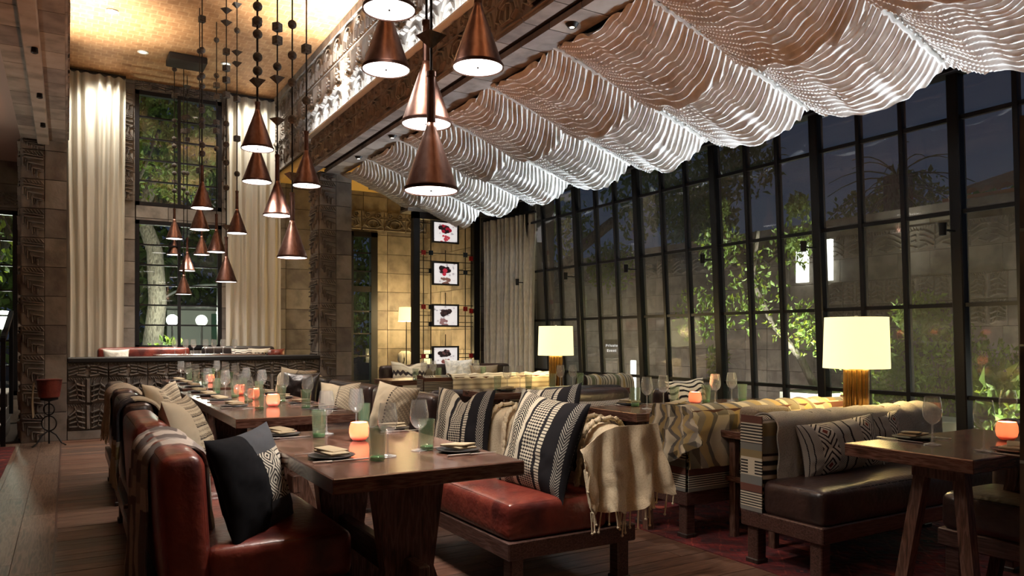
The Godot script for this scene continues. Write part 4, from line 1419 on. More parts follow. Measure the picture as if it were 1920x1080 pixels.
func furnish() -> void:
	var hp := PI / 2
	# trestle tables of the hall
	trestle_table(Vector3(1.138, 0, -3.135), 1.34, 0.75, hp, "trestle table between the red leather settee and the red leather bench")
	trestle_table(Vector3(1.215, 0, -5.87), 2.62, 0.75, hp, "longest trestle table, crowded with glasses and three candles")
	trestle_table(Vector3(1.29, 0, -8.45), 1.75, 0.74, hp, "trestle table with one candle closest to the parapet")
	# seats on the aisle side
	var l1 := bench("settee", "red leather settee with a charcoal cushion and a grey checked throw", Vector3(0.62, 0, -3.3), hp, 0.88, 0.68, 0.81, M.leather_red, M.leather_red)
	var l2 := bench("settee", "red leather settee with a cream cushion, behind the checked throw", Vector3(0.6, 0, -4.21), hp, 0.78, 0.66, 0.83, M.leather_red, M.leather_red)
	var l3 := bench("settee", "dark brown leather settee under the banded throw", Vector3(0.61, 0, -5.2), hp, 0.95, 0.66, 0.855, M.leather_red, M.leather_brown)
	var l4 := bench("settee", "brown leather settee under the shaggy cream throw by the parapet", Vector3(0.62, 0, -6.75), hp, 1.2, 0.66, 0.85, M.leather_red, M.leather_brown)
	# seats on the other side
	var r1 := bench("settee", "red leather bench with striped cushions and a fringed cream throw", Vector3(2.09, 0, -3.6), -hp, 1.3, 0.72, 0.77, M.leather_red, M.leather_red)
	var r2 := bench("settee", "dark brown leather settee with the speckled cushion", Vector3(2.1, 0, -5.66), -hp, 1.26, 0.66, 0.80, M.leather_brown, M.leather_brown, "")
	var r3 := bench("settee", "dark brown leather settee with a small woven cushion", Vector3(2.1, 0, -6.98), -hp, 1.2, 0.66, 0.80, M.leather_brown, M.leather_brown)
	var r4 := bench("settee", "dark leather settee with a wrinkled cream throw and a black cushion", Vector3(2.1, 0, -8.6), -hp, 1.7, 0.66, 0.80, M.leather_black, M.leather_black)
	# tables and benches by the glass wall
	side_table(Vector3(3.53, 0, -1.87), 1.06, 0.56, "wooden table with splayed legs in front of the kilim bench")
	side_table(Vector3(3.84, 0, -3.91), 1.58, 0.54, "wooden table beside the chevron throw, with one red candle")
	side_table(Vector3(3.85, 0, -5.86), 1.5, 0.55, "wooden table behind the black leather bench back")
	side_table(Vector3(3.85, 0, -8.08), 1.55, 0.55, "wooden table between the ribbed white throw and the corner curtain")
	var b1 := bench("banquette", "brown leather banquette with kilim ends under a grey throw", Vector3(4.0, 0, -2.65), 0.0, 1.64, 0.5, 0.80, M.leather_brown, M.kilim, "", true)
	var b2 := bench("banquette", "brown leather banquette with kilim ends under the chevron throw", Vector3(4.04, 0, -3.63), PI, 1.64, 0.5, 0.80, M.leather_brown, M.kilim, "", true)
	var b3 := bench("dining_chair", "brown leather chair holding the grey woven cushion", Vector3(3.64, 0, -4.6), 0.0, 0.58, 0.56, 0.82, M.leather_red, M.leather_brown)
	var b4 := bench("banquette", "black leather bench back facing away beside the brown chair", Vector3(3.62, 0, -5.2), PI, 0.78, 0.56, 0.83, M.leather_brown, M.leather_black)
	bench("dining_chair", "brown leather chair with a zebra striped cushion by the glass", Vector3(4.55, 0, -4.62), 0.0, 0.6, 0.56, 0.80, M.leather_red, M.leather_brown)
	var b5 := bench("dining_chair", "leather chair under the green striped throw by the glass", Vector3(4.75, 0, -5.95), 0.0, 0.62, 0.56, 0.84, M.leather_brown, M.leather_brown)
	var b6 := bench("banquette", "banquette with kilim back under the ribbed white throw", Vector3(4.1, 0, -7.55), PI, 1.74, 0.5, 0.82, M.leather_brown, M.kilim, "", true)
	var b7 := bench("banquette", "brown leather banquette in front of the leaded glass screen", Vector3(4.4, 0, -8.95), 0.0, 1.9, 0.6, 0.87, M.leather_brown, M.leather_brown)
	bench("dining_chair", "low brown leather chair pulled up to the table with splayed legs", Vector3(4.0, 0, -1.87), -hp, 0.5, 0.6, 0.80, M.leather_brown, M.leather_brown)
	bench("dining_chair", "red seated leather chair between the striped cushion and the black bench", Vector3(3.3, 0, -6.6), 0.0, 0.5, 0.5, 0.7, M.leather_red, M.leather_brown)
	# consoles that carry the lamps
	for e in [[Vector3(4.3, 0, -3.14), 1.66, "low wooden console with a shelf between the kilim banquettes"], [Vector3(4.75, 0, -7.08), 1.2, "low wooden console with a lamp by the ribbed white throw"]]:
		var c := thing("console_table", e[2], "console", e[0])
		part("tabletop", cbox(Vector3(e[1], 0.045, 0.42), 0.004), M.table, c, xf(Vector3(0, 0.632, 0)))
		part("shelf", cbox(Vector3(e[1] - 0.04, 0.035, 0.38), 0.004), M.table, c, xf(Vector3(0, 0.36, 0)))
		for sx in [-1.0, 1.0]:
			for sz in [-1.0, 1.0]:
				part("leg", cbox(Vector3(0.045, 0.61, 0.045), 0.004), M.table_leg, c, xf(Vector3(sx * (e[1] * 0.5 - 0.06), 0.305, sz * 0.15)))
	table_lamp(Vector3(4.42, 0.655, -3.08), "table lamp with amber ribbed glass base behind the kilim banquette")
	table_lamp(Vector3(4.77, 0.655, -7.1), "table lamp with amber base beside the corner curtain")
	# throws
	throw_over("throw", "grey and white checked throw over the red leather settee", l1, 0.68, 0.81, -0.2, 0.43, 0.34, 0.6, M.checker, 20, 3)
	throw_over("throw", "black and cream banded throw over the dark brown settee", l3, 0.66, 0.855, -0.42, 0.02, 0.4, 0.42, M.bandthrow, 0, 5)
	throw_over("throw", "shaggy cream and brown throw over the settee by the parapet", l4, 0.66, 0.85, -0.55, -0.1, 0.2, 0.26, M.wool_taupe, 22, 6)
	throw_over("throw", "wrinkled cream throw over the dark settee near the right column", r4, 0.66, 0.80, -0.9, 0.45, 0.24, 0.2, M.wool_cream, 0, 8)
	throw_over("throw", "plain grey throw with a tassel over the kilim banquette", b1, 0.5, 0.80, -0.73, 0.8, 0.36, 0.12, M.wool_grey, 26, 9)
	throw_over("throw", "chevron throw in greys and mustard over the banquette beside the console", b2, 0.5, 0.80, -0.5, 0.84, 0.1, 0.3, M.chevron, 0, 10, Vector2(2, 1))
	throw_over("throw", "green striped throw over the chair by the glass", b5, 0.56, 0.84, -0.3, 0.3, 0.3, 0.3, M.stripethrow, 0, 11, Vector2(2, 1))
	throw_over("throw", "ribbed white throw over the long kilim banquette", b6, 0.5, 0.82, -0.85, 0.55, 0.1, 0.24, M.ribthrow, 0, 12, Vector2(2, 1))
	chevron_corner()
	cream_throw(r1)
	# cushions
	cushion_at("charcoal cushion with a woven patch on the red leather settee", pillow(0.46, 0.43, 0.17, 0.0, 2), M.charcoal, Vector3(0.63, 0.65, -3.08), 0.84, 0.28, 0.05)
	cushion_at("cream cushion with dark woven bands on the second red settee", pillow(0.46, 0.46, 0.2, 0.0, 3), M.banded, Vector3(0.53, 0.70, -4.12), 1.2, 0.3)
	cushion_at("cream cushion with dark woven bands on the dark brown settee", pillow(0.44, 0.44, 0.16, 0.06, 4), M.banded, Vector3(0.56, 0.72, -5.35), 1.0, 0.25)
	cushion_at("black and cream striped cushion leaning on the fringed cream throw", pillow(0.5, 0.5, 0.19, 0.0, 5), M.stripe, Vector3(2.05, 0.69, -3.18), -1.36, 0.3, -0.1)
	cushion_at("black and cream striped cushion tucked behind the leaning striped one", pillow(0.46, 0.46, 0.12, 0.0, 6), M.stripe, Vector3(2.21, 0.74, -3.36), -1.4, 0.2, 0.12)
	cushion_at("striped cushion with a deep chop at the end of the red bench", pillow(0.46, 0.46, 0.17, 0.16, 7), M.stripe, Vector3(2.12, 0.68, -4.2), -1.15, 0.2)
	cushion_at("speckled taupe cushion on the dark brown settee", pillow(0.42, 0.42, 0.16, 0.0, 8), M.speckle, Vector3(2.11, 0.67, -5.35), -1.1, 0.3, -0.1)
	cushion_at("small woven cream cushion on the brown settee", pillow(0.38, 0.36, 0.14, 0.05, 9), M.speckle, Vector3(2.08, 0.65, -6.55), -0.7, 0.25)
	cushion_at("round black cushion beside the wrinkled cream throw", pillow(0.42, 0.42, 0.16, 0.0, 10), M.leather_black, Vector3(2.08, 0.66, -7.86), -0.75, 0.25)
	cushion_at("pale speckled cushion against the dark red one", pillow(0.4, 0.42, 0.14, 0.0, 11), M.speckle, Vector3(2.1, 0.69, -8.1), -0.6, 0.25, -0.1)
	cushion_at("dark red cushion by the wrinkled cream throw", pillow(0.4, 0.4, 0.14, 0.0, 12), M.leather_red, Vector3(2.14, 0.68, -8.24), -0.7, 0.25)
	cushion_at("grey lumbar cushion with diamond panels on the kilim banquette", pillow(0.66, 0.3, 0.15, 0.0, 13), M.lumbar, Vector3(3.72, 0.62, -2.69), -0.06, 0.22, 0.06)
	cushion_at("smaller grey lumbar cushion behind the diamond one", pillow(0.5, 0.28, 0.12, 0.0, 14), M.lumbar, Vector3(4.12, 0.64, -2.75), -0.1, 0.2, 0.03)
	cushion_at("grey woven lumbar cushion on the brown leather chair", pillow(0.6, 0.26, 0.14, 0.0, 15), M.greyweave, Vector3(3.55, 0.62, -4.62), 0.1, 0.2)
	cushion_at("zebra striped cushion on the chair by the glass", pillow(0.46, 0.4, 0.15, 0.0, 16), M.zebra, Vector3(4.5, 0.68, -4.7), 0.05, 0.2, 0.05)
	cushion_at("ikat cushion with a dark band on the far banquette", pillow(0.5, 0.42, 0.15, 0.1, 17), M.ikat, Vector3(3.78, 0.71, -8.98), 0.0, 0.22, -0.05)
	cushion_at("white marbled cloth cushion below the glowing pictures", pillow(0.42, 0.36, 0.12, 0.0, 18), M.marble_cloth, Vector3(4.5, 0.76, -9.0), 0.0, 0.15)
	cushion_at("taupe bolster beside the white marbled cushion", pillow(0.44, 0.28, 0.14, 0.0, 19), M.wool_taupe, Vector3(4.86, 0.72, -8.96), 0.0, 0.15)
	cushion_at("folded grey cloth cushion on the console beside the chevron throw", cushion(Vector3(0.3, 0.13, 0.16), 0.03, Vector3(0, 0.01, 0)), M.wool_taupe, Vector3(3.72, 0.73, -3.22), 0.0, 0.0)

# end of the chevron throw that hangs off the corner of the banquette
func chevron_corner() -> void:
	var t := thing("throw", "end of the chevron throw hanging in a point off the banquette corner", "blanket", Vector3(3.2, 0, -3.4))
	var nz := FastNoiseLite.new()
	nz.seed = 31
	nz.frequency = 1.0
	var f := func(u: float, v: float) -> Vector3:
		var bottom := 0.44 + 0.14 * absf(u - 0.42) * 2.0 - 0.1 * exp(-pow((u - 0.1) / 0.12, 2.0))
		var y := lerpf(0.815, bottom, v)
		var spread := lerpf(0.6, 1.0, v)
		var a := lerpf(-0.25, 0.28, u) * spread
		return Vector3(-0.045 - 0.035 * v + 0.022 * sin(u * 19.0 + 2.0 * v) * (0.3 + v), y, a + 0.02 * nz.get_noise_2d(u * 4.0, v * 3.0) - 0.05)
	part("cloth", cloth(30, 26, f, 0.008, Vector2(1.2, 1.2)), M.chevron, t)

# cream throw with braided cords over the red bench, its end hanging past the bench in folds
func cream_throw(b: Node3D) -> void:
	var t := throw_over("throw", "fringed cream throw with braided cords over the red leather bench", b, 0.72, 0.77, -0.5, 0.66, 0.30, 0.3, M.wool_cream, 0, 41)
	var zc := -0.36 + 0.08
	var list := []
	for k in 7:
		var x := -0.48 + k * 0.165 + (0.03 if k % 2 else 0.0)
		var pts := []
		for i in 61:
			var s := i / 60.0
			var a := lerpf(-0.9, PI + 0.35, s)
			var p := Vector2(zc + cos(a) * 0.118, 0.70 + sin(a) * 0.09) if a > 0.0 and a < PI else (Vector2(zc + 0.125 - 0.02 * a, 0.70 + a * 0.28) if a <= 0.0 else Vector2(zc - 0.122, 0.70 - (a - PI) * 0.3))
			var w := 0.011 * sin(i * 1.25)
			pts.append(Vector3(x + w + 0.03 * sin(s * 4.0 + k), p.y + 0.02 + 0.004 * cos(i * 1.25), p.x + (0.02 if a < PI * 0.5 else -0.01)))
		list.append(tube(pts, 0.0115, 6))
		var pts2 := []
		for i in pts.size(): pts2.append(pts[i] + Vector3(-0.022 * sin(i * 1.25), 0.003, 0.0))
		list.append(tube(pts2, 0.0115, 6))
	part("braid", join(list), M.wool_cream, t)
	# hanging end
	var nz := FastNoiseLite.new()
	nz.seed = 42
	nz.frequency = 1.0
	var low := func(u: float) -> float: return 0.36 + 0.16 * absf(u - 0.4) - 0.02 * sin(u * 14.0) + (0.16 if u < 0.02 else 0.0)
	var f := func(u: float, v: float) -> Vector3:
		var x0 := lerpf(0.04, -0.44, u)           # along the bench's depth
		var drop: float = low.call(u)
		var y := lerpf(0.785 - 0.12 * pow(maxf(0.0, 0.45 - u) * 2.0, 1.5), drop, v)
		var out := 0.67 + 0.03 * v + 0.04 * sin(u * 19.0 + 1.2 * v + 2.0 * nz.get_noise_2d(u * 3.0, v * 1.0)) * (0.15 + v) + 0.02 * v
		return Vector3(out, y, x0 - 0.06 * v * (u - 0.3) - 0.06)
	part("hanging_end", cloth(40, 26, f, 0.008), M.wool_cream, t)
	var fr := []
	for k in 26:
		var u := (k + 0.5) / 26.0
		var p: Vector3 = f.call(u, 1.0)
		var l := 0.075 + 0.03 * sin(k * 2.7)
		fr.append(tube([p, p + Vector3(0.004 * sin(k), -l * 0.5, 0.006 * cos(k * 1.3)), p + Vector3(0.008 * sin(k), -l, 0.01 * cos(k * 1.3))], 0.0042, 5))
		fr.append([meshes_knot(), xf(p + Vector3(0.008 * sin(k), -l, 0.01 * cos(k * 1.3)))])
	part("fringe", join(fr), M.wool_cream, t).set_meta("kind", "stuff")
func meshes_knot() -> Mesh:
	if not meshes.has("knot"): meshes["knot"] = lathe([Vector2(0, -0.008), Vector2(0.007, -0.003), Vector2(0.006, 0.004), Vector2(0, 0.008)], 8)
	return meshes["knot"]

func lay_tables() -> void:
	var t1 := "the trestle table by the red settee"
	var t2 := "the longest trestle table"
	var t3 := "the trestle table by the parapet"
	var q1 := "the table before the kilim banquette"
	var q3 := "the table beside the chevron throw"
	var q5 := "the table behind the black bench"
	var q7 := "the table by the corner curtain"
	for e in [[622, 858], [527, 817]]: setting(onY(e[0], e[1], 0.75), PI / 2, t1)
	for e in [[879, 843], [752, 803]]: setting(onY(e[0], e[1], 0.75) + Vector3(-0.06, 0, 0.02), -PI / 2, t1)
	for z in [-4.86, -5.4, -5.98, -6.52, -7.02]:
		if z < -5.0: setting(Vector3(0.985, 0, z), PI / 2, t2, z > -6.2)
		setting(Vector3(1.44, 0, z), -PI / 2, t2, z > -5.6)
	for z in [-7.8, -8.35, -8.95]:
		setting(Vector3(1.05, 0, z), PI / 2, t3, false)
	for e in [["tumbler", 598, 820], ["tumbler", 707.5, 864], ["tumbler", 800, 844], ["tumbler", 682, 803], ["wine", 612, 814], ["wine", 727, 856], ["wine", 786, 845], ["wine", 668, 807]]:
		stand_glass(e[0], onY(e[1], e[2], 0.75), ("green pebbled glass tumbler on " if e[0] == "tumbler" else "clear wine glass on ") + t1, ("tumblers on " if e[0] == "tumbler" else "wine glasses on ") + t1)
	for z in [-5.05, -5.62, -6.2, -6.75]:
		for s in [-1.0, 1.0]:
			var j := 0.04 * sin(z * 31.0 + s)
			stand_glass("tumbler", Vector3(1.215 + s * 0.11 + j, 0, z + 0.05 * s), "green pebbled glass tumbler on " + t2, "tumblers on " + t2)
			stand_glass("wine", Vector3(1.215 + s * 0.17 + j, 0, z - 0.13), "clear wine glass on " + t2, "wine glasses on " + t2)
	for z in [-7.95, -8.5, -9.05]:
		for s in [-1.0, 1.0]:
			stand_glass("tumbler", Vector3(1.29 + s * 0.12, 0, z), "green pebbled glass tumbler on " + t3, "tumblers on " + t3)
			stand_glass("wine", Vector3(1.29 + s * 0.19, 0, z - 0.12), "clear wine glass on " + t3, "wine glasses on " + t3)
	# candles
	for e in [[673.5, 826, t1], [512, 762, t2], [475.5, 749, t2], [449, 741, t2], [394, 718, t3], [1303, 757, q3], [1888, 825, q1]]:
		var at := onY(e[1 - 1], e[1], 0.75) + Vector3(0, 0.001, 0)
		var lb: String = "glowing red glass votive candle on " + e[2]
		var v := votive_proto(lb, at)
		if e[2] == t2: v.set_meta("group", "candles on " + t2)
		votive_light(at)
	# tables by the glass
	setting(onY(1713, 823, 0.75), PI, q1)
	setting(onY(1905, 848, 0.75), 0.0, q1)
	for e in [["wine", 1748, 834], ["wine", 1845, 846], ["wine", 1890, 812]]: stand_glass(e[0], onY(e[1], e[2], 0.75), "clear wine glass on " + q1, "wine glasses on " + q1)
	setting(onY(1180, 759, 0.75), PI, q3)
	setting(onY(1268, 762, 0.75), 0.0, q3)
	for e in [["tumbler", 1191, 762], ["wine", 1213, 767], ["wine", 1244, 761], ["tumbler", 1265, 759], ["tumbler", 1324, 755], ["wine", 1341, 757], ["wine", 1372, 752], ["tumbler", 1392, 753]]:
		stand_glass(e[0], onY(e[1], e[2], 0.75), ("green pebbled glass tumbler on " if e[0] == "tumbler" else "clear wine glass on ") + q3, ("tumblers on " if e[0] == "tumbler" else "wine glasses on ") + q3)
	for e in [["tumbler", 933, 733], ["tumbler", 991, 728], ["tumbler", 1036, 726], ["tumbler", 1088, 724], ["wine", 951, 730], ["wine", 975, 728], ["wine", 1051, 726], ["wine", 1074, 725]]:
		stand_glass(e[0], onY(e[1], e[2], 0.75), ("green pebbled glass tumbler on " if e[0] == "tumbler" else "clear wine glass on ") + q5, ("tumblers on " if e[0] == "tumbler" else "wine glasses on ") + q5)
	for e in [["tumbler", 779, 713], ["tumbler", 822, 711], ["tumbler", 906, 708], ["wine", 795, 712], ["wine", 812, 711], ["wine", 893, 709]]:
		stand_glass(e[0], onY(e[1], e[2], 0.75), ("green pebbled glass tumbler on " if e[0] == "tumbler" else "clear wine glass on ") + q7, ("tumblers on " if e[0] == "tumbler" else "wine glasses on ") + q7)
	setting(onY(948, 733, 0.75), 0.0, q5, false)

func dress_room() -> void:
	# rugs
	one("rug", boxm(Vector3(2.6, 0.005, 8.2)), M.rug, "worn red patterned rug lying in the side aisle", "rug", xf(Vector3(-1.8, 0.0028, -6.0)))
	one("rug", boxm(Vector3(2.3, 0.005, 7.4)), M.rug, "worn red patterned rug under the tables by the glass", "rug", xf(Vector3(4.3, 0.0028, -4.4)))
	# ice bucket on its stand
	var o := onY(92, 835, 0.0)
	var b := thing("wine_stand", "black iron wine bucket stand with looped stem", "stand", o)
	for k in 3:
		var a := 0.5 + TAU * k / 3.0
		var d := Vector3(cos(a), 0, sin(a))
		part("leg", tube([d * 0.19 + Vector3(0, 0.006, 0), d * 0.14 + Vector3(0, 0.03, 0), d * 0.08 + Vector3(0, 0.12, 0), Vector3(0, 0.17, 0)], 0.008, 6), M.iron, b)
	part("pole", turned([Vector2(0.008, 0.02), Vector2(0.008, 0.52)], 8), M.iron, b)
	for e in [[0.25, 0.085], [0.41, 0.062]]:
		var ring := []
		for k in 21: ring.append(Vector3(cos(TAU * k / 20.0) * e[1] * 0.86, e[0] + sin(TAU * k / 20.0) * e[1], cos(TAU * k / 20.0) * e[1] * 0.5))
		part("loop", tube(ring, 0.007, 6), M.iron, b)
	part("holder", turned([Vector2(0.012, 0.5), Vector2(0.09, 0.52), Vector2(0.09, 0.54)], 16), M.iron, b)
	one("wine_bucket", turned([Vector2(0, 0), Vector2(0.095, 0), Vector2(0.105, 0.01), Vector2(0.13, 0.2), Vector2(0.138, 0.205), Vector2(0.125, 0.2), Vector2(0.098, 0.02), Vector2(0, 0.02)], 24), M.leather_red, "dark red metal wine bucket on the iron stand", "bucket", xf(o + Vector3(0, 0.545, 0)))
	one("towel", cloth(10, 14, func(u: float, v: float) -> Vector3: return Vector3(-0.145 - 0.012 * sin(v * 3.0) + 0.008 * sin(u * 12.0), 0.16 - v * 0.36 - 0.04 * u, (u - 0.5) * (0.05 + 0.09 * v)), 0.004), M.napkin, "pale folded towel hanging from the wine bucket", "towel", xf(o + Vector3(0, 0.56, 0.02)))
	# light rail under the left beam
	var lr := thing("light_rail", "pale rail with three small lamp heads under the left beam", "light rail", Vector3(-0.24, YS, 0))
	part("rail", cbox(Vector3(0.12, 0.05, 12.0), 0.008), M.block2, lr, xf(Vector3(0, -0.045, -4.4)))
	for q in [[96, 97], [64, 176], [75, 232]]:
		var at := onY(q[0], q[1], YS - 0.08)
		part("lamp_head", turned([Vector2(0, 0.0), Vector2(0.022, 0.0), Vector2(0.026, -0.05), Vector2(0.018, -0.055), Vector2(0, -0.05)], 12), M.rod, lr, xf(Vector3(0.02, -0.06, at.z)))
	# soffit fittings of the right beam
	for q in [[722, 253], [662, 293], [1047, 39]]:
		var at := onY(q[0], q[1], YS - 0.03)
		var d := thing("soffit_light", "small dark recessed light in the gallery beam soffit", "downlight", Vector3(3.2, YS - 0.025, at.z), 0.0, "lights in the gallery beam soffit")
		part("housing", turned([Vector2(0, -0.02), Vector2(0.03, -0.03), Vector2(0.05, -0.002), Vector2(0.05, 0.0)], 16), M.rod, d)
		part("lens", turned([Vector2(0, -0.026), Vector2(0.018, -0.029)], 12), M.spot_lens, d)
		spot(Vector3(3.2, YS - 0.07, at.z), Vector3(0.35, -1, 0.1), 4.5, 38.0, Color(1, 0.96, 0.9), 0.04)
	# leaded glass screen
	var zs := -10.36
	var sx0 := onZ(773, 500, zs).x
	var sx1 := onZ(897, 500, zs).x
	var s := thing("glass_screen", "tall leaded glass screen in a black frame with coloured squares", "screen", Vector3(sx0, 0, zs))
	var W := sx1 - sx0
	var st := st0()
	for e in [0.05, W - 0.05]: box(st, Vector3(e, 1.56, 0), Vector3(0.1, 3.1, 0.1))
	for e in [0.05, 3.05]: box(st, Vector3(W * 0.5, e, 0), Vector3(W, 0.11, 0.1))
	part("frame", done(st), M.steel, s)
	for x in [0.18, 0.3, 0.88, 0.98]: ubox("lead_came", M.iron, s, Vector3(x, 1.56, 0), Vector3(0.01, 2.98, 0.012))
	for y in [2.94, 2.5, 2.38, 2.26, 2.2, 1.72, 1.56, 1.46, 1.4, 0.98, 0.92, 0.78, 0.7]: ubox("lead_came", M.iron, s, Vector3(W * 0.5, y, 0), Vector3(W - 0.2, 0.01, 0.012))
	for e in [[0.18, 2.5, 0], [0.3, 2.5, 1], [0.98, 2.45, 0], [0.88, 2.5, 1], [0.3, 2.23, 1], [0.6, 2.23, 1], [0.88, 2.23, 1], [0.18, 1.69, 0], [0.3, 1.69, 1], [0.98, 1.64, 0], [0.88, 1.67, 0], [0.3, 1.43, 1], [0.6, 1.43, 1], [0.18, 0.95, 0], [0.3, 0.95, 1], [0.98, 0.95, 0], [0.88, 0.72, 1]]:
		ubox("coloured_square", M.red_glass if e[2] == 0 else M.blue_glass, s, Vector3(e[0], e[1], 0.002), Vector3(0.07, 0.07, 0.014))
	for k in 3:
		for i in 3: ubox("pane", M.window, s, Vector3(0.1 + (W - 0.2) * (i + 0.5) / 3.0, 0.11 + 2.88 * (k + 0.5) / 3.0, -0.004), Vector3((W - 0.2) / 3.0 - 0.004, 0.956, 0.004))
	# pictures hung in front of the screen; each print emits its own texture
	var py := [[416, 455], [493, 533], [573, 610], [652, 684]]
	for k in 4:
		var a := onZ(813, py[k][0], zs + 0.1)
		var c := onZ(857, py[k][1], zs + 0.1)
		var p := thing("glowing_picture", ["topmost", "second from the top", "third from the top", "lowest"][k] + " glowing square picture hung before the leaded screen", "picture", Vector3((a.x + c.x) * 0.5, c.y, zs + 0.1), 0.0, "glowing pictures before the leaded screen")
		var w := c.x - a.x
		var h := a.y - c.y
		var fs := st0()
		for e in [-1.0, 1.0]:
			box(fs, Vector3(e * (w * 0.5 + 0.012), h * 0.5, 0), Vector3(0.026, h + 0.05, 0.04))
			box(fs, Vector3(0, h * 0.5 + e * (h * 0.5 + 0.012), 0), Vector3(w, 0.026, 0.04))
		part("frame", done(fs), M.sign, p)
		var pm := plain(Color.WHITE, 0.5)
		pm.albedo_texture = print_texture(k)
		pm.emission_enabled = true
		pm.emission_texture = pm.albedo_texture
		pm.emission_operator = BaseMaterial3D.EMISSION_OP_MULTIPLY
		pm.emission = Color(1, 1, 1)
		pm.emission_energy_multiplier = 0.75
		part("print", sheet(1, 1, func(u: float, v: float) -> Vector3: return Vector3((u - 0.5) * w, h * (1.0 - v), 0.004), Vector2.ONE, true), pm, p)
		ubox("backing", M.sign, p, Vector3(0, h * 0.5, -0.012), Vector3(w, h, 0.02))
		ubox("hanger", M.iron, p, Vector3(0, h + 0.1, 0), Vector3(0.01, 0.2, 0.01))
	# floor lamp against the warm wall, lamp seen through the screen
	var fl := onZ(762, 590, -12.4)
	var f := thing("floor_lamp", "floor lamp with a square pale shade by the warm block wall", "lamp", Vector3(fl.x, 0, fl.z))
	part("base", turned([Vector2(0, 0), Vector2(0.14, 0), Vector2(0.14, 0.02), Vector2(0, 0.025)], 24), M.iron, f)
	part("pole", turned([Vector2(0.01, 0.02), Vector2(0.01, 1.6)], 8), M.iron, f)
	part("shade", turned([Vector2(0.145, fl.y - 0.12), Vector2(0.13, fl.y + 0.13)], 24), M.shade, f)
	lamp_light(Vector3(fl.x, fl.y, fl.z), 1.5)
	var tl := onZ(802, 673, -11.6)
	var g := thing("pedestal_lamp", "slim lamp with a tall pale shade behind the leaded screen", "lamp", Vector3(tl.x, 0, tl.z))
	part("base", turned([Vector2(0, 0), Vector2(0.1, 0), Vector2(0.1, 0.02), Vector2(0.015, 0.04), Vector2(0.012, tl.y - 0.1)], 16), M.iron, g)
	part("shade", turned([Vector2(0.08, tl.y - 0.14), Vector2(0.08, tl.y + 0.14)], 20), M.shade, g)
	lamp_light(tl, 1.1)
	var sb := onZ(760, 677, -12.6)
	one("stone_bowl", lathe([Vector2(0, 0), Vector2(0.06, 0), Vector2(0.14, 0.1), Vector2(0.13, 0.22), Vector2(0.07, 0.27), Vector2(0.06, 0.26), Vector2(0.11, 0.2), Vector2(0.0, 0.06)], 20), M.stone, "round grey stone bowl on the ledge by the floor lamp", "bowl", xf(Vector3(sb.x, 0.72, sb.z)))
	var lg := struct("trim_ledge", "low block ledge along the warm wall", "ledge")
	block_field(lg, Vector3(5.0, 0, -12.42), Vector3.RIGHT, Vector3(0, 0, 1), 0.0, 0.8, 0.0, 0.7, 0.4, 0.35)
	ubox("core", M.joint, lg, Vector3(5.4, 0.35, -12.68), Vector3(0.8, 0.7, 0.5))
	# raised floor and furniture behind the parapet
	var pl := struct("floor_rear", "raised floor behind the parapet", "floor")
	ubox("slab", M.rail, pl, Vector3(1.45, 0.12, -11.8), Vector3(3.9, 0.24, 2.3))
	bench("banquette", "red leather banquette behind the parapet under the tall window", Vector3(1.0, 0.24, -12.3), 0.0, 1.25, 0.6, 0.84, M.leather_red, M.leather_red)
	bench("banquette", "dark leather banquette behind the parapet by the right sheer curtain", Vector3(2.35, 0.24, -12.3), 0.0, 1.1, 0.6, 0.85, M.leather_black, M.leather_black)
	var tb := thing("rear_table", "table with wine glasses standing behind the parapet", "table", Vector3(1.75, 0.24, -11.5))
	part("tabletop", cbox(Vector3(1.4, 0.05, 0.7), 0.004), M.table, tb, xf(Vector3(0, 0.725, 0)))
	for e in [-1.0, 1.0]: part("leg", cbox(Vector3(0.08, 0.7, 0.5), 0.006), M.table_leg, tb, xf(Vector3(e * 0.5, 0.35, 0)))
	for k in 7:
		var gl := thing("wine_glass", "clear wine glass on the table behind the parapet", "glass", Vector3(1.3 + 0.13 * k, 0.991, -11.5 + 0.12 * sin(k * 2.4)), 0.0, "wine glasses on the table behind the parapet")
		part("bowl", meshes["wine"][0], M.glass, gl)
		part("stem", meshes["wine"][1], M.glass_stem, gl)
	for e in [[455, 659, M.zebra, "zebra striped cushion behind the parapet"], [487, 658, M.ikat, "pale patterned cushion behind the parapet"], [515, 659, M.leather_red, "dark red cushion behind the parapet"], [218, 661, M.wool_white, "white rolled cushion behind the parapet by the left curtain"]]:
		var at := onZ(e[0], e[1], -12.15)
		cushion_at(e[3], pillow(0.34, 0.3, 0.16, 0.0, int(e[0])), e[2], at + Vector3(0, -0.1, 0), 0.0, 0.2)
	# handrail and steps to the raised floor
	var hr := thing("handrail", "black steel handrail by the steps in the side aisle", "handrail", Vector3(-0.62, 0, -10.2))
	ubox("post", M.steel, hr, Vector3(0.0, 0.62, 0.0), Vector3(0.045, 1.24, 0.045))
	ubox("post", M.steel, hr, Vector3(0.0, 0.9, -1.4), Vector3(0.045, 1.3, 0.045))
	var hs := st0()
	bar(hs, Vector3(0, 1.2, 0.05), Vector3(0, 1.55, -1.45), 0.05, 0.05)
	part("rail", done(hs), M.steel, hr)
	var au := thing("added_floor_uplight", "added black floor uplight out of view in the side aisle", "uplight", Vector3(-2.0, 0, -9.0))  # lamp added beyond the view to lift the aisle ceiling
	part("can", turned([Vector2(0, 0), Vector2(0.08, 0.0), Vector2(0.08, 0.36), Vector2(0.07, 0.36), Vector2(0.06, 0.3)], 20), M.steel, au)
	part("light_lens", turned([Vector2(0.06, 0.32), Vector2(0.0, 0.32)], 16), M.spot_lens, au)
	var sp := struct("steps", "stone steps with dark risers in the side aisle", "steps")
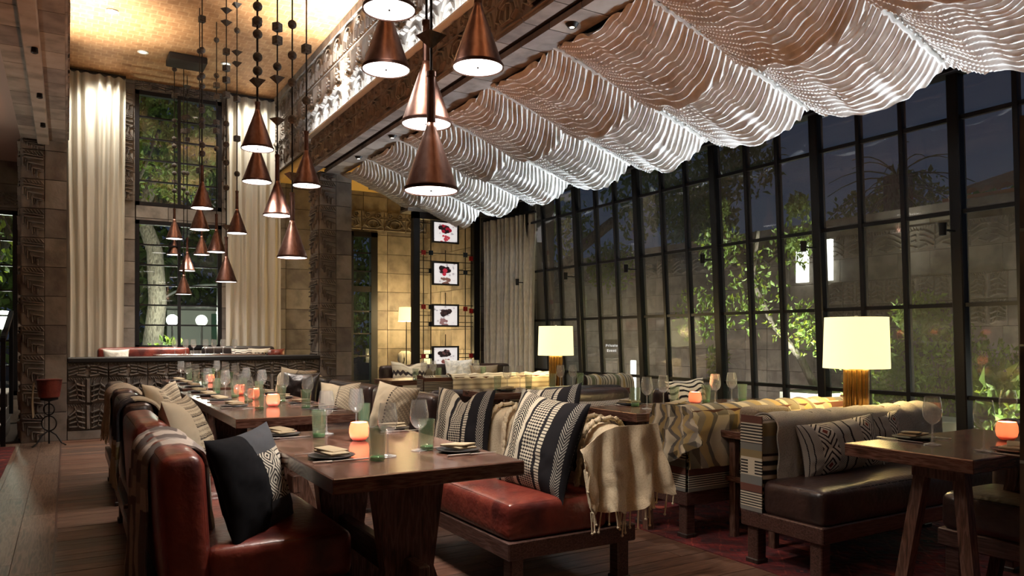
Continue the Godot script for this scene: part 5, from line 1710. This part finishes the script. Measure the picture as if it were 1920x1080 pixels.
	for k in 3:
		ubox("riser", M.dark_plaster, sp, Vector3(-2.2, 0.09 + 0.17 * k, -10.75 - 0.3 * k - 0.6), Vector3(3.1, 0.17, 1.2))
		ubox("tread", M.stone, sp, Vector3(-2.2, 0.18 + 0.17 * k, -10.75 - 0.3 * k - 0.6), Vector3(3.1, 0.015, 1.22))
	# pier at the edge of the side room
	var cn := struct("column_near", "narrow tan block pier at the end of the side room table", "column")
	var an := TH + atan((1912.0 - PX) / FPX)
	var pe := atd(1912, 700, 1.95) + Vector3(cos(an), 0, sin(an)) * 0.15 + Vector3(sin(an), 0, -cos(an)) * 0.15
	for k in 6:
		ubox("block", M["block%d" % (k % 4)], cn, Vector3(pe.x, 0.15 + 0.3 * k, pe.z), Vector3(0.3, 0.292, 0.3), Vector3(0, -an, 0))

func print_texture(k: int) -> ImageTexture:
	var r := RandomNumberGenerator.new()
	r.seed = 500 + k
	var blobs := []
	# an abstract bouquet: dark stems and mass with red petals on a pale ground
	for i in 26:
		var a := r.randf() * TAU
		var d := r.randf() * 17.0
		blobs.append([Vector2(34 + cos(a) * d, 22 + sin(a) * d * 0.7), r.randf_range(3, 8), col(30, 20, 24) if i % 3 else [col(150, 24, 44), col(176, 40, 60), col(60, 40, 40), col(90, 60, 60)][k]])
	for i in 10: blobs.append([Vector2(34 + r.randf_range(-12, 12), 44 + r.randf() * 22), r.randf_range(3, 7), [col(176, 60, 70), col(120, 84, 74), col(140, 104, 104), col(120, 70, 66)][k]])
	for i in 16: blobs.append([Vector2(r.randf() * 72, r.randf() * 64), r.randf_range(1.5, 4), col(176, 172, 176)])
	return img(72, 64, func(x: int, y: int) -> Color:
		var c := col(236, 232, 232)
		for i in range(blobs.size() - 1, -1, -1):
			var b: Array = blobs[i]
			if Vector2(x, y).distance_to(b[0]) < b[1]: c = b[2]
		return c)

# ---------------------------------------------------------------- outdoors
func leaf_mesh(l: float, w: float) -> ArrayMesh:
	var st := st0()
	var a := Vector3.ZERO
	var b := Vector3(w * 0.5, 0.1 * l, l * 0.45)
	var c := Vector3(-w * 0.5, 0.1 * l, l * 0.45)
	var d := Vector3(0, -0.08 * l, l)
	var m := Vector3(0, 0.0, l * 0.5)
	for t in [[a, b, m], [a, m, c], [b, d, m], [m, d, c]]:
		for v in t: st.add_vertex(v)
	return done(st)
func leaves(called: String, mesh: Mesh, mat: Material, parent: Node3D, clouds: Array, n: int, seed: int) -> void:
	var r := RandomNumberGenerator.new()
	r.seed = seed
	var mm := MultiMesh.new()
	mm.transform_format = MultiMesh.TRANSFORM_3D
	mm.mesh = mesh
	mm.instance_count = n
	for k in n:
		var c: Array = clouds[k % clouds.size()]
		var d := Vector3(r.randfn(), r.randfn(), r.randfn()).normalized() * pow(r.randf(), 0.45)
		var p: Vector3 = c[0] + d * c[1]
		mm.set_instance_transform(k, Transform3D(Basis.from_euler(Vector3(r.randf() * TAU, r.randf() * TAU, r.randf() * TAU)) * r.randf_range(0.6, 1.3), p))
	var o := MultiMeshInstance3D.new()
	o.name = called
	o.multimesh = mm
	o.material_override = mat
	parent.add_child(o, true)
	o.set_meta("kind", "stuff")
func tree(label: String, at: Vector3, trunk: Array, r: float, clouds: Array, n: int, size: float, mat: Material, seed: int, cat := "tree") -> void:
	var t := thing("garden_" + cat, label, cat, at)
	if trunk.size() > 1: part("trunk", tube(trunk, r, 10, 0.55), M.bark, t)
	leaves("foliage", leaf_mesh(size, size * 0.5), mat, t, clouds, n, seed)

func build_outside() -> void:
	var g := struct("ground_outside", "dark paved courtyard outside the glass wall", "ground")
	ubox("slab", M.paving, g, Vector3(14.0, -0.16, -6.0), Vector3(16.2, 0.2, 40.0))
	ubox("slab", M.paving, g, Vector3(0.0, -0.16, -20.0), Vector3(14.0, 0.2, 13.8))
	# courtyard wall of blocks
	var w := struct("wall_courtyard", "tall courtyard wall of taupe blocks outside the glass", "wall")
	ubox("core", M.joint, w, Vector3(10.15, 1.45, -9.0), Vector3(0.24, 2.9, 12.0))
	block_field(w, Vector3(10.02, 0, -15.0), Vector3(0, 0, 1), Vector3(-1, 0, 0), 0.0, 11.4, 0.0, 2.88, 0.457, 0.343)
	var cb := crown_block(0.44, 0.33)
	for k in 24: part("moulded_block", cb, M.ornament, w, xf(Vector3(9.95, 2.41, -14.9 + 0.457 * k), Vector3(0, -PI / 2, 0)))
	for k in 6:
		for j in 2: part("moulded_block", frond_block(0.44, 0.33), M.ornament, w, xf(Vector3(9.95, 1.38 + j * 0.343, -7.6 + 0.457 * k), Vector3(0, -PI / 2, 0)))
	ubox("coping", M.block3, w, Vector3(10.1, 2.95, -9.0), Vector3(0.4, 0.1, 12.0))
	# low house with a tiled roof
	var h := thing("garden_house", "low tan house with a curved tile roof edge beyond the wall", "house", Vector3(10.9, -0.06, -3.9))
	ubox("wall", M.plaster, h, Vector3(1.5, 1.35, 0.4), Vector3(3.0, 2.7, 4.2))
	var tile := sheet(8, 10, func(u: float, v: float) -> Vector3: return Vector3(-0.95 + v * 1.9, 3.12 + 0.09 * sin(u * PI) + v * 0.55, u * 0.2), Vector2.ONE)
	for k in 22: part("roof_tile", tile, M.roof_tile, h, xf(Vector3(0, 0, -1.7 + k * 0.205)))
	ubox("eaves", M.roof_tile, h, Vector3(-0.3, 3.1, 0.4), Vector3(1.2, 0.05, 4.4))
	# lit lantern window in the courtyard wall
	var ln := thing("wall_lantern", "white glowing lantern panels on the courtyard wall", "lantern", Vector3(9.9, 2.1, -7.55))
	for k in 2: ubox("lantern_glass", M.globe_soft, ln, Vector3(0, 0.3, -0.28 + 0.48 * k), Vector3(0.06, 0.62, 0.2 - 0.1 * k))
	ubox("bracket", M.iron, ln, Vector3(0.05, 0.3, 0.0), Vector3(0.05, 0.7, 0.03))
	# planting
	tree("young tree with a pale leaning trunk lit from below outside the glass", Vector3(7.6, 0.6, -5.85), [Vector3(0.05, 0, 0.0), Vector3(-0.1, 0.4, -0.12), Vector3(-0.3, 0.8, -0.35), Vector3(-0.5, 1.3, -0.5), Vector3(-0.5, 1.9, -0.4)], 0.05,
		[[Vector3(-0.5, 1.2, -0.5), 0.55], [Vector3(-0.2, 0.75, 0.0), 0.35], [Vector3(-0.75, 1.75, -0.75), 0.3], [Vector3(-0.2, 1.75, -0.1), 0.3], [Vector3(-0.85, 0.9, -0.9), 0.4], [Vector3(0.15, 0.5, 0.2), 0.28], [Vector3(-0.75, 2.2, -0.8), 0.14], [Vector3(-0.15, 2.2, -0.1), 0.13]], 2600, 0.075, M.leaf, 61)
	var pt := thing("planter", "grey stacked stone planter under the pale leaning tree", "planter", Vector3(7.6, 0, -5.85))
	for k in 4: part("stone", cbox(Vector3(0.56, 0.145, 0.56), 0.015), M.stone, pt, xf(Vector3(0.01 * sin(k * 3.0), 0.075 + 0.15 * k, 0)))
	spot(Vector3(7.2, 0.1, -5.4), Vector3(0.2, 1, -0.4), 24.0, 50.0, Color(1.0, 1.0, 0.9), 0.05)
	tree("dark bushy shrub against the courtyard wall", Vector3(8.2, 0, -4.75), [Vector3(0, 0, 0), Vector3(0.02, 0.5, 0), Vector3(0.05, 1.2, 0.02)], 0.04, [[Vector3(0, 0.55, 0), 0.45], [Vector3(0, 1.05, 0.1), 0.45], [Vector3(-0.1, 1.45, -0.1), 0.3], [Vector3(0.3, 0.8, 0.5), 0.4]], 2400, 0.08, M.leaf, 62, "shrub")
	tree("dark bush behind the lamp with the amber base", Vector3(8.0, 0, -5.3), [Vector3(0, 0, 0), Vector3(0, 0.8, 0)], 0.03, [[Vector3(0, 0.45, 0), 0.4], [Vector3(0.1, 0.9, 0.1), 0.4]], 1300, 0.08, M.leaf, 63, "shrub")
	tree("small leafy plant lit bright green outside the second table", Vector3(6.9, -0.06, -4.75), [Vector3(0, 0, 0), Vector3(0, 0.5, 0)], 0.012, [[Vector3(0, 0.45, 0), 0.18], [Vector3(0.02, 0.7, 0.0), 0.14]], 260, 0.12, M.leaf, 64, "plant")
	tree("small leafy plant lit bright green outside the end table", Vector3(6.85, -0.06, -3.42), [Vector3(0, 0, 0), Vector3(0, 0.6, 0)], 0.014, [[Vector3(0, 0.5, 0), 0.22], [Vector3(0.0, 0.8, 0.0), 0.2]], 320, 0.16, M.leaf, 65, "plant")
	tree("small potted plant standing before the courtyard wall", Vector3(7.6, 0.5, -7.4), [Vector3(0, 0, 0), Vector3(0, 0.3, 0)], 0.012, [[Vector3(0, 0.25, 0), 0.14], [Vector3(0.02, 0.45, 0.0), 0.14]], 220, 0.09, M.leaf, 66, "plant")
	one("plant_pot", turned([Vector2(0, 0), Vector2(0.13, 0), Vector2(0.18, 0.5), Vector2(0.15, 0.5), Vector2(0.0, 0.45)], 16), M.stone, "grey stone pot of the small plant by the courtyard wall", "pot", xf(Vector3(7.6, 0, -7.4)))
	one("planter_box", cbox(Vector3(0.5, 0.42, 3.2), 0.01), M.white_paint, "long white planter box outside the end table", "planter", xf(Vector3(7.5, 0.21, -2.9)))
	one("garden_light", cbox(Vector3(0.06, 0.55, 0.7), 0.01), M.globe_soft, "white glowing garden light panel behind the leafy plant", "garden light", xf(Vector3(7.55, 0.75, -2.95)))
	spot(Vector3(6.6, 0.1, -3.1), Vector3(0.3, 1, -0.4), 4.0, 60.0, Color(1, 1, 0.9), 0.05)
	spot(Vector3(6.6, 0.1, -4.6), Vector3(0.4, 1, -0.3), 3.0, 60.0, Color(1, 1, 0.9), 0.05)
	one("boulder", lathe(range(9).map(func(k): return Vector2(sin(PI * k / 8.0) * (0.16 + 0.02 * (k % 3)), 0.22 - cos(PI * k / 8.0) * 0.24)), 12), M.stone, "pale boulder outside the glass beside the end table", "boulder", xf(Vector3(6.4, 0.0, -3.4)))
	# wall washers in the paving
	for z in [-12.5, -10.5, -8.6, -4.3]:
		var d := thing("ground_light", "small round light set in the courtyard paving", "ground light", Vector3(8.9, -0.06, z), 0.0, "lights in the courtyard paving")
		part("housing", turned([Vector2(0.09, 0.0), Vector2(0.09, 0.025), Vector2(0.06, 0.03)], 16), M.iron, d)
		part("light_lens", turned([Vector2(0.06, 0.026), Vector2(0.0, 0.026)], 16), M.spot_lens, d)
		spot(Vector3(8.9, 0.02, z), Vector3(0.9, 0.9, 0.1), 1.3, 60.0, Color(1.0, 0.95, 0.88), 0.08)
	# palms and far trees
	var p := thing("palm_tree", "tall palm with a shaggy skirt of fronds against the dusk sky", "tree", Vector3(13.6, 0, -8.6))
	part("trunk", tube([Vector3(0, 0, 0), Vector3(0.05, 2.2, 0), Vector3(0.0, 4.3, 0)], 0.32, 12, 0.8), M.bark, p)
	for k in 46:
		var a := k * 2.399
		var e := 0.9 - 2.2 * (k / 46.0)
		var l := 1.5 - 0.3 * (k / 46.0)
		var dr := Vector3(cos(a) * cos(e), sin(e), sin(a) * cos(e))
		var pts := []
		for i in 6:
			var s := i / 5.0
			pts.append(Vector3(0, 4.35 - 0.6 * (k / 46.0), 0) + dr * l * s + Vector3(0, -0.75 * s * s, 0))
		var list := [tube(pts, 0.018, 4, 0.4)]
		var st := st0()
		for i in 30:
			var s := 0.2 + 0.8 * i / 29.0
			var q := Vector3(0, 4.35 - 0.6 * (k / 46.0), 0) + dr * l * s + Vector3(0, -0.75 * s * s, 0)
			var sd := dr.cross(Vector3.UP).normalized()
			for sg in [-1.0, 1.0]:
				var tip: Vector3 = q + sd * sg * 0.24 + Vector3(0, -0.45, 0) + dr * 0.12
				st.add_vertex(q)
				st.add_vertex(q + dr * 0.08)
				st.add_vertex(tip)
		list.append(done(st))
		part("frond", join(list), M.palm, p)
	tree("dark round tree beside the shaggy palm", Vector3(15.0, 0, -10.2), [Vector3(0, 0, 0), Vector3(0, 3.5, 0)], 0.15, [[Vector3(0, 3.6, 0), 0.9], [Vector3(0.5, 4.1, 0.6), 0.8], [Vector3(-0.3, 3.2, -0.8), 0.7]], 2600, 0.16, M.leaf, 67)
	tree("dark tree line above the tiled roof", Vector3(17.0, 0, -7.2), [Vector3(0, 0, 0), Vector3(0, 3.0, 0)], 0.15, [[Vector3(0, 3.6, 0), 1.0], [Vector3(0.5, 3.5, 1.6), 1.0], [Vector3(0.3, 3.7, -1.5), 0.9]], 2600, 0.18, M.leaf, 68)
	tree("tall dark tree with long drooping leaves beyond the courtyard wall", Vector3(13.0, 0, -13.5), [Vector3(0, 0, 0), Vector3(0.1, 2.5, 0.1), Vector3(0, 5.0, 0)], 0.22, [[Vector3(0, 4.6, 0), 1.2], [Vector3(0.6, 5.4, 0.9), 1.0], [Vector3(-0.6, 3.9, 1.0), 0.8], [Vector3(0, 4.9, -1.6), 1.2]], 3200, 0.2, M.leaf, 69)
	tree("grey trunked tree outside beside the corner curtain", Vector3(8.2, 0, -13.0), [Vector3(0, 0, 0), Vector3(-0.05, 1.2, 0.1), Vector3(0.1, 2.2, 0.3), Vector3(0.5, 3.0, 0.9), Vector3(0.9, 3.5, 1.5)], 0.17, [[Vector3(0.3, 3.4, 0.6), 0.7], [Vector3(-0.6, 3.2, -0.3), 0.7], [Vector3(0.9, 2.6, 1.4), 0.5]], 1800, 0.12, M.leaf, 70)
	# sign on its easel
	var sg := onX(1147, 654, 8.0)
	var e := thing("easel_sign", "black easel sign reading Private Event outside the glass", "sign", Vector3(sg.x, 0, sg.z), -0.75)
	part("board", cbox(Vector3(0.27, 0.32, 0.02), 0.003), M.sign, e, xf(Vector3(0, sg.y, 0)))
	for k in 2:
		var tm := TextMesh.new()
		tm.text = ["Private", "Event"][k]
		var ft := SystemFont.new()
		ft.font_names = PackedStringArray(["Droid Sans"])
		ft.font_weight = 700
		tm.font = ft
		tm.font_size = 32
		tm.pixel_size = 0.0019
		tm.depth = 0.004
		part("lettering", tm, M.sign_text, e, xf(Vector3(0, sg.y + 0.055 - 0.085 * k, 0.014)))
	for sx in [-1.0, 1.0]: ubox("leg", M.white_paint, e, Vector3(sx * 0.11, (sg.y - 0.16) * 0.5, -0.02), Vector3(0.025, sg.y - 0.16, 0.025))
	ubox("shelf", M.white_paint, e, Vector3(0, sg.y - 0.19, 0.0), Vector3(0.3, 0.03, 0.05))
	one("path_light", cbox(Vector3(0.08, 0.9, 0.08), 0.01), M.globe_soft, "short white glowing path light beside the easel sign", "garden light", xf(Vector3(8.35, 0.39, -10.05)))
	# garden behind the tall windows
	tree("big grey trunked fig tree behind the tall window", Vector3(1.45, -0.06, -16.6), [Vector3(-0.05, 0, 0), Vector3(0.0, 1.0, 0), Vector3(0.1, 2.0, 0.1), Vector3(0.05, 3.0, 0.1), Vector3(-0.2, 3.8, 0.0), Vector3(0.2, 4.8, 0)], 0.21, [[Vector3(-0.3, 4.7, 0.5), 0.8], [Vector3(0.9, 4.9, 0.5), 0.9], [Vector3(-0.8, 3.6, 0.6), 0.6], [Vector3(0.5, 5.8, 0.2), 0.9], [Vector3(-0.9, 2.4, 0.5), 0.4]], 2600, 0.12, M.leaf, 71)
	tree("pale leaning branch tree behind the upper tall window", Vector3(0.6, -0.06, -15.6), [Vector3(0, 0, 0), Vector3(0.1, 2.4, 0), Vector3(0.3, 3.6, 0.0), Vector3(0.9, 5.2, 0)], 0.07, [[Vector3(0.4, 4.9, 0.1), 0.6], [Vector3(1.3, 4.4, -0.3), 0.5]], 900, 0.12, M.leaf, 72)
	tree("dark mass of garden trees far behind the tall windows", Vector3(2.5, -0.06, -23.5), [Vector3(0, 0, 0), Vector3(0.1, 2.0, 0)], 0.2, [[Vector3(0, 2.4, 0), 2.2], [Vector3(-3, 3.0, 0.4), 2.4], [Vector3(3, 2.6, 0), 2.4], [Vector3(0, 5.6, 0), 2.4], [Vector3(-3.0, 6.4, 0), 2.4], [Vector3(3.0, 6.4, 0), 2.4], [Vector3(-6, 3.0, 0.4), 2.4], [Vector3(6.4, 3.0, 0.4), 2.6], [Vector3(-0.5, 8.6, 0), 2.6]], 16000, 0.34, M.leaf, 76)
	tree("broad leafed bush below the tall window", Vector3(0.6, -0.06, -15.4), [], 0.02, [[Vector3(0, 0.9, 0), 0.45], [Vector3(1.0, 0.9, 0.1), 0.35], [Vector3(-0.3, 1.7, 0), 0.4]], 1000, 0.16, M.leaf, 73, "shrub")
	spot(Vector3(0.9, 0.1, -14.4), Vector3(0.12, 1, -0.6), 12.0, 40.0, Color(1.0, 1.0, 0.86), 0.1)
	spot(Vector3(2.3, 0.1, -14.6), Vector3(-0.1, 1, -0.5), 10.0, 40.0, Color(1.0, 1.0, 0.86), 0.1)
	var hb := thing("white_pavilion", "white lit pavilion with an arch and a green post behind the tall window", "pavilion", Vector3(3.3, -0.06, -20.5))
	ubox("wall", M.white_paint, hb, Vector3(0, 1.0, -0.6), Vector3(2.2, 2.0, 0.1))
	ubox("post", M.green_paint, hb, Vector3(-0.05, 0.95, 0.1), Vector3(0.16, 1.9, 0.16))
	var arch := []
	for k in 17: arch.append(Vector3(cos(PI * k / 16.0) * -1.4, 1.9 + sin(PI * k / 16.0) * 0.75, 0.0))
	part("arch", tube(arch, 0.03, 6), M.white_paint, hb)
	ubox("roof", M.stone, hb, Vector3(0, 2.05, -0.3), Vector3(2.6, 0.08, 1.0))
	for q in [[323, 597], [378, 598]]:
		var at := onZ(q[0], q[1], -15.3)
		var gl := thing("globe_lamp", "white globe garden lamp outside the tall window", "lamp", Vector3(at.x, -0.06, at.z), 0.0, "globe lamps outside the tall window")
		part("pole", turned([Vector2(0.02, 0), Vector2(0.02, at.y)], 8), M.iron, gl)
		part("globe", lathe(range(13).map(func(k): return Vector2(sin(PI * k / 12.0) * 0.105, at.y + 0.03 - cos(PI * k / 12.0) * 0.105)), 20), M.globe, gl)
		lamp_light2(at + Vector3(0, 0.0, 0), 2.0, Color(0.95, 1.0, 0.9))
	tree("leaning grey tree outside the aisle window", Vector3(-1.6, -0.06, -17.0), [Vector3(-0.6, 0, 0), Vector3(-0.2, 1.5, 0), Vector3(0.6, 3.2, 0.1), Vector3(0.2, 4.2, 0)], 0.22, [[Vector3(0, 3.0, 0.5), 0.8], [Vector3(-0.8, 2.2, 0.4), 0.7]], 1500, 0.14, M.leaf, 74)
	var ag := thing("globe_lamp", "white tapered garden lamp outside the aisle window", "lamp", Vector3(onZ(5, 604, -17.0).x, -0.06, -17.0))
	part("pole", turned([Vector2(0.02, 0), Vector2(0.02, 1.5)], 8), M.iron, ag)
	part("globe", turned([Vector2(0.05, 1.45), Vector2(0.14, 1.78), Vector2(0, 1.8)], 16), M.globe, ag)
	lamp_light2(ag.position + Vector3(0, 1.62, 0), 3.0, Color(0.95, 1.0, 0.9))
	tree("small tree lit in the garden beyond the glazed door", Vector3(6.2, -0.06, -16.5), [Vector3(0, 0, 0), Vector3(0.1, 2.0, 0)], 0.06, [[Vector3(0, 2.0, 0), 0.7], [Vector3(0.1, 1.2, 0), 0.4]], 900, 0.12, M.leaf, 75)
func lamp_light2(at: Vector3, e: float, c: Color) -> void:
	lamp_light(at, e)
	var l: OmniLight3D = get_child(get_child_count() - 1)
	l.light_color = c
	l.light_size = 0.15

# ---------------------------------------------------------------- everything
func _ready() -> void:
	rng.seed = 7
	var cam := Camera3D.new()
	cam.name = "camera"
	cam.projection = Camera3D.PROJECTION_FRUSTUM
	cam.near = 0.05
	cam.far = 200.0
	cam.size = 1080.0 / FPX * cam.near
	cam.frustum_offset = Vector2(0, (PY - 540.0) / FPX * cam.near)
	cam.position = Vector3(0, EYE, 0)
	cam.rotation.y = -TH
	cam.current = true
	add_child(cam)
	var we := WorldEnvironment.new()
	we.name = "environment"
	var env := Environment.new()
	env.background_mode = Environment.BG_SKY
	var sky := Sky.new()
	var sm := ProceduralSkyMaterial.new()
	sm.sky_top_color = col(54, 68, 90)
	sm.sky_horizon_color = col(72, 88, 114)
	sm.sky_energy_multiplier = 0.6
	sm.ground_bottom_color = col(20, 22, 28)
	sm.ground_horizon_color = col(40, 46, 60)
	sm.ground_energy_multiplier = 0.5
	sky.sky_material = sm
	env.sky = sky
	env.tonemap_mode = Environment.TONE_MAPPER_LINEAR
	env.tonemap_exposure = 1.0
	env.sdfgi_enabled = true
	env.ssao_enabled = true
	env.ssil_enabled = true
	we.environment = env
	add_child(we)
	# light strip on the gallery ledge, washing the moulded wall and the ceiling
	area(Vector3(2.84, 4.0, -5.6), Vector3(0.5, 1, 0), Vector2(0.03, 9.6), 17.0, Color(0.93, 0.97, 1.0), Vector3.BACK)
	# uplights added to the glass wall posts to light the drapes from below
	for k in range(-3, 6):
		spot(Vector3(GX - 0.2 - GK * 2.3, 2.08, -3.13 - 1.205 * k), Vector3(-0.8, 1, 0), 6.0, 44.0, Color(0.9, 0.95, 1.0), 0.1, 0.9)
	# uplights on the ledges at both sides of the gold ceiling
	for z in [-1.5, -5.6, -9.7]:
		var e := 16.0 if z < -9.0 else 9.0
		spot(Vector3(0.12, 4.0, z - (0.9 if z < -9.0 else 0.0)), Vector3(0.12, 1, 0.0), e, 50.0, Color(1.0, 0.97, 0.91), 0.1)
		spot(Vector3(2.84, 4.05, z + 0.6), Vector3(-0.12, 1, 0.0), e, 50.0, Color(1.0, 0.97, 0.91), 0.1)
	# added uplight out of view, brightening the side aisle ceiling
	spot(Vector3(-2.0, 0.4, -9.0), Vector3(0.2, 1, 0.1), 4.0, 50.0, Color(1.0, 0.94, 0.86), 0.15)
	# wash at the head of the sheer curtains
	spot(Vector3(0.5, 5.12, -12.42), Vector3(0.0, -1, -0.22), 4.5, 60.0, Color(1.0, 0.98, 0.93), 0.1)
	spot(Vector3(2.6, 5.12, -12.42), Vector3(0.0, -1, -0.22), 4.5, 60.0, Color(1.0, 0.98, 0.93), 0.1)
	make_materials()
	M.globe_soft = glow(Color(0.97, 1.0, 0.95), 2.2)
	build_floor()
	build_shell()
	build_columns()
	build_beams()
	build_glass_wall()
	build_drapes()
	build_curtains()
	furnish()
	build_pendants()
	lay_tables()
	dress_room()
	build_outside()
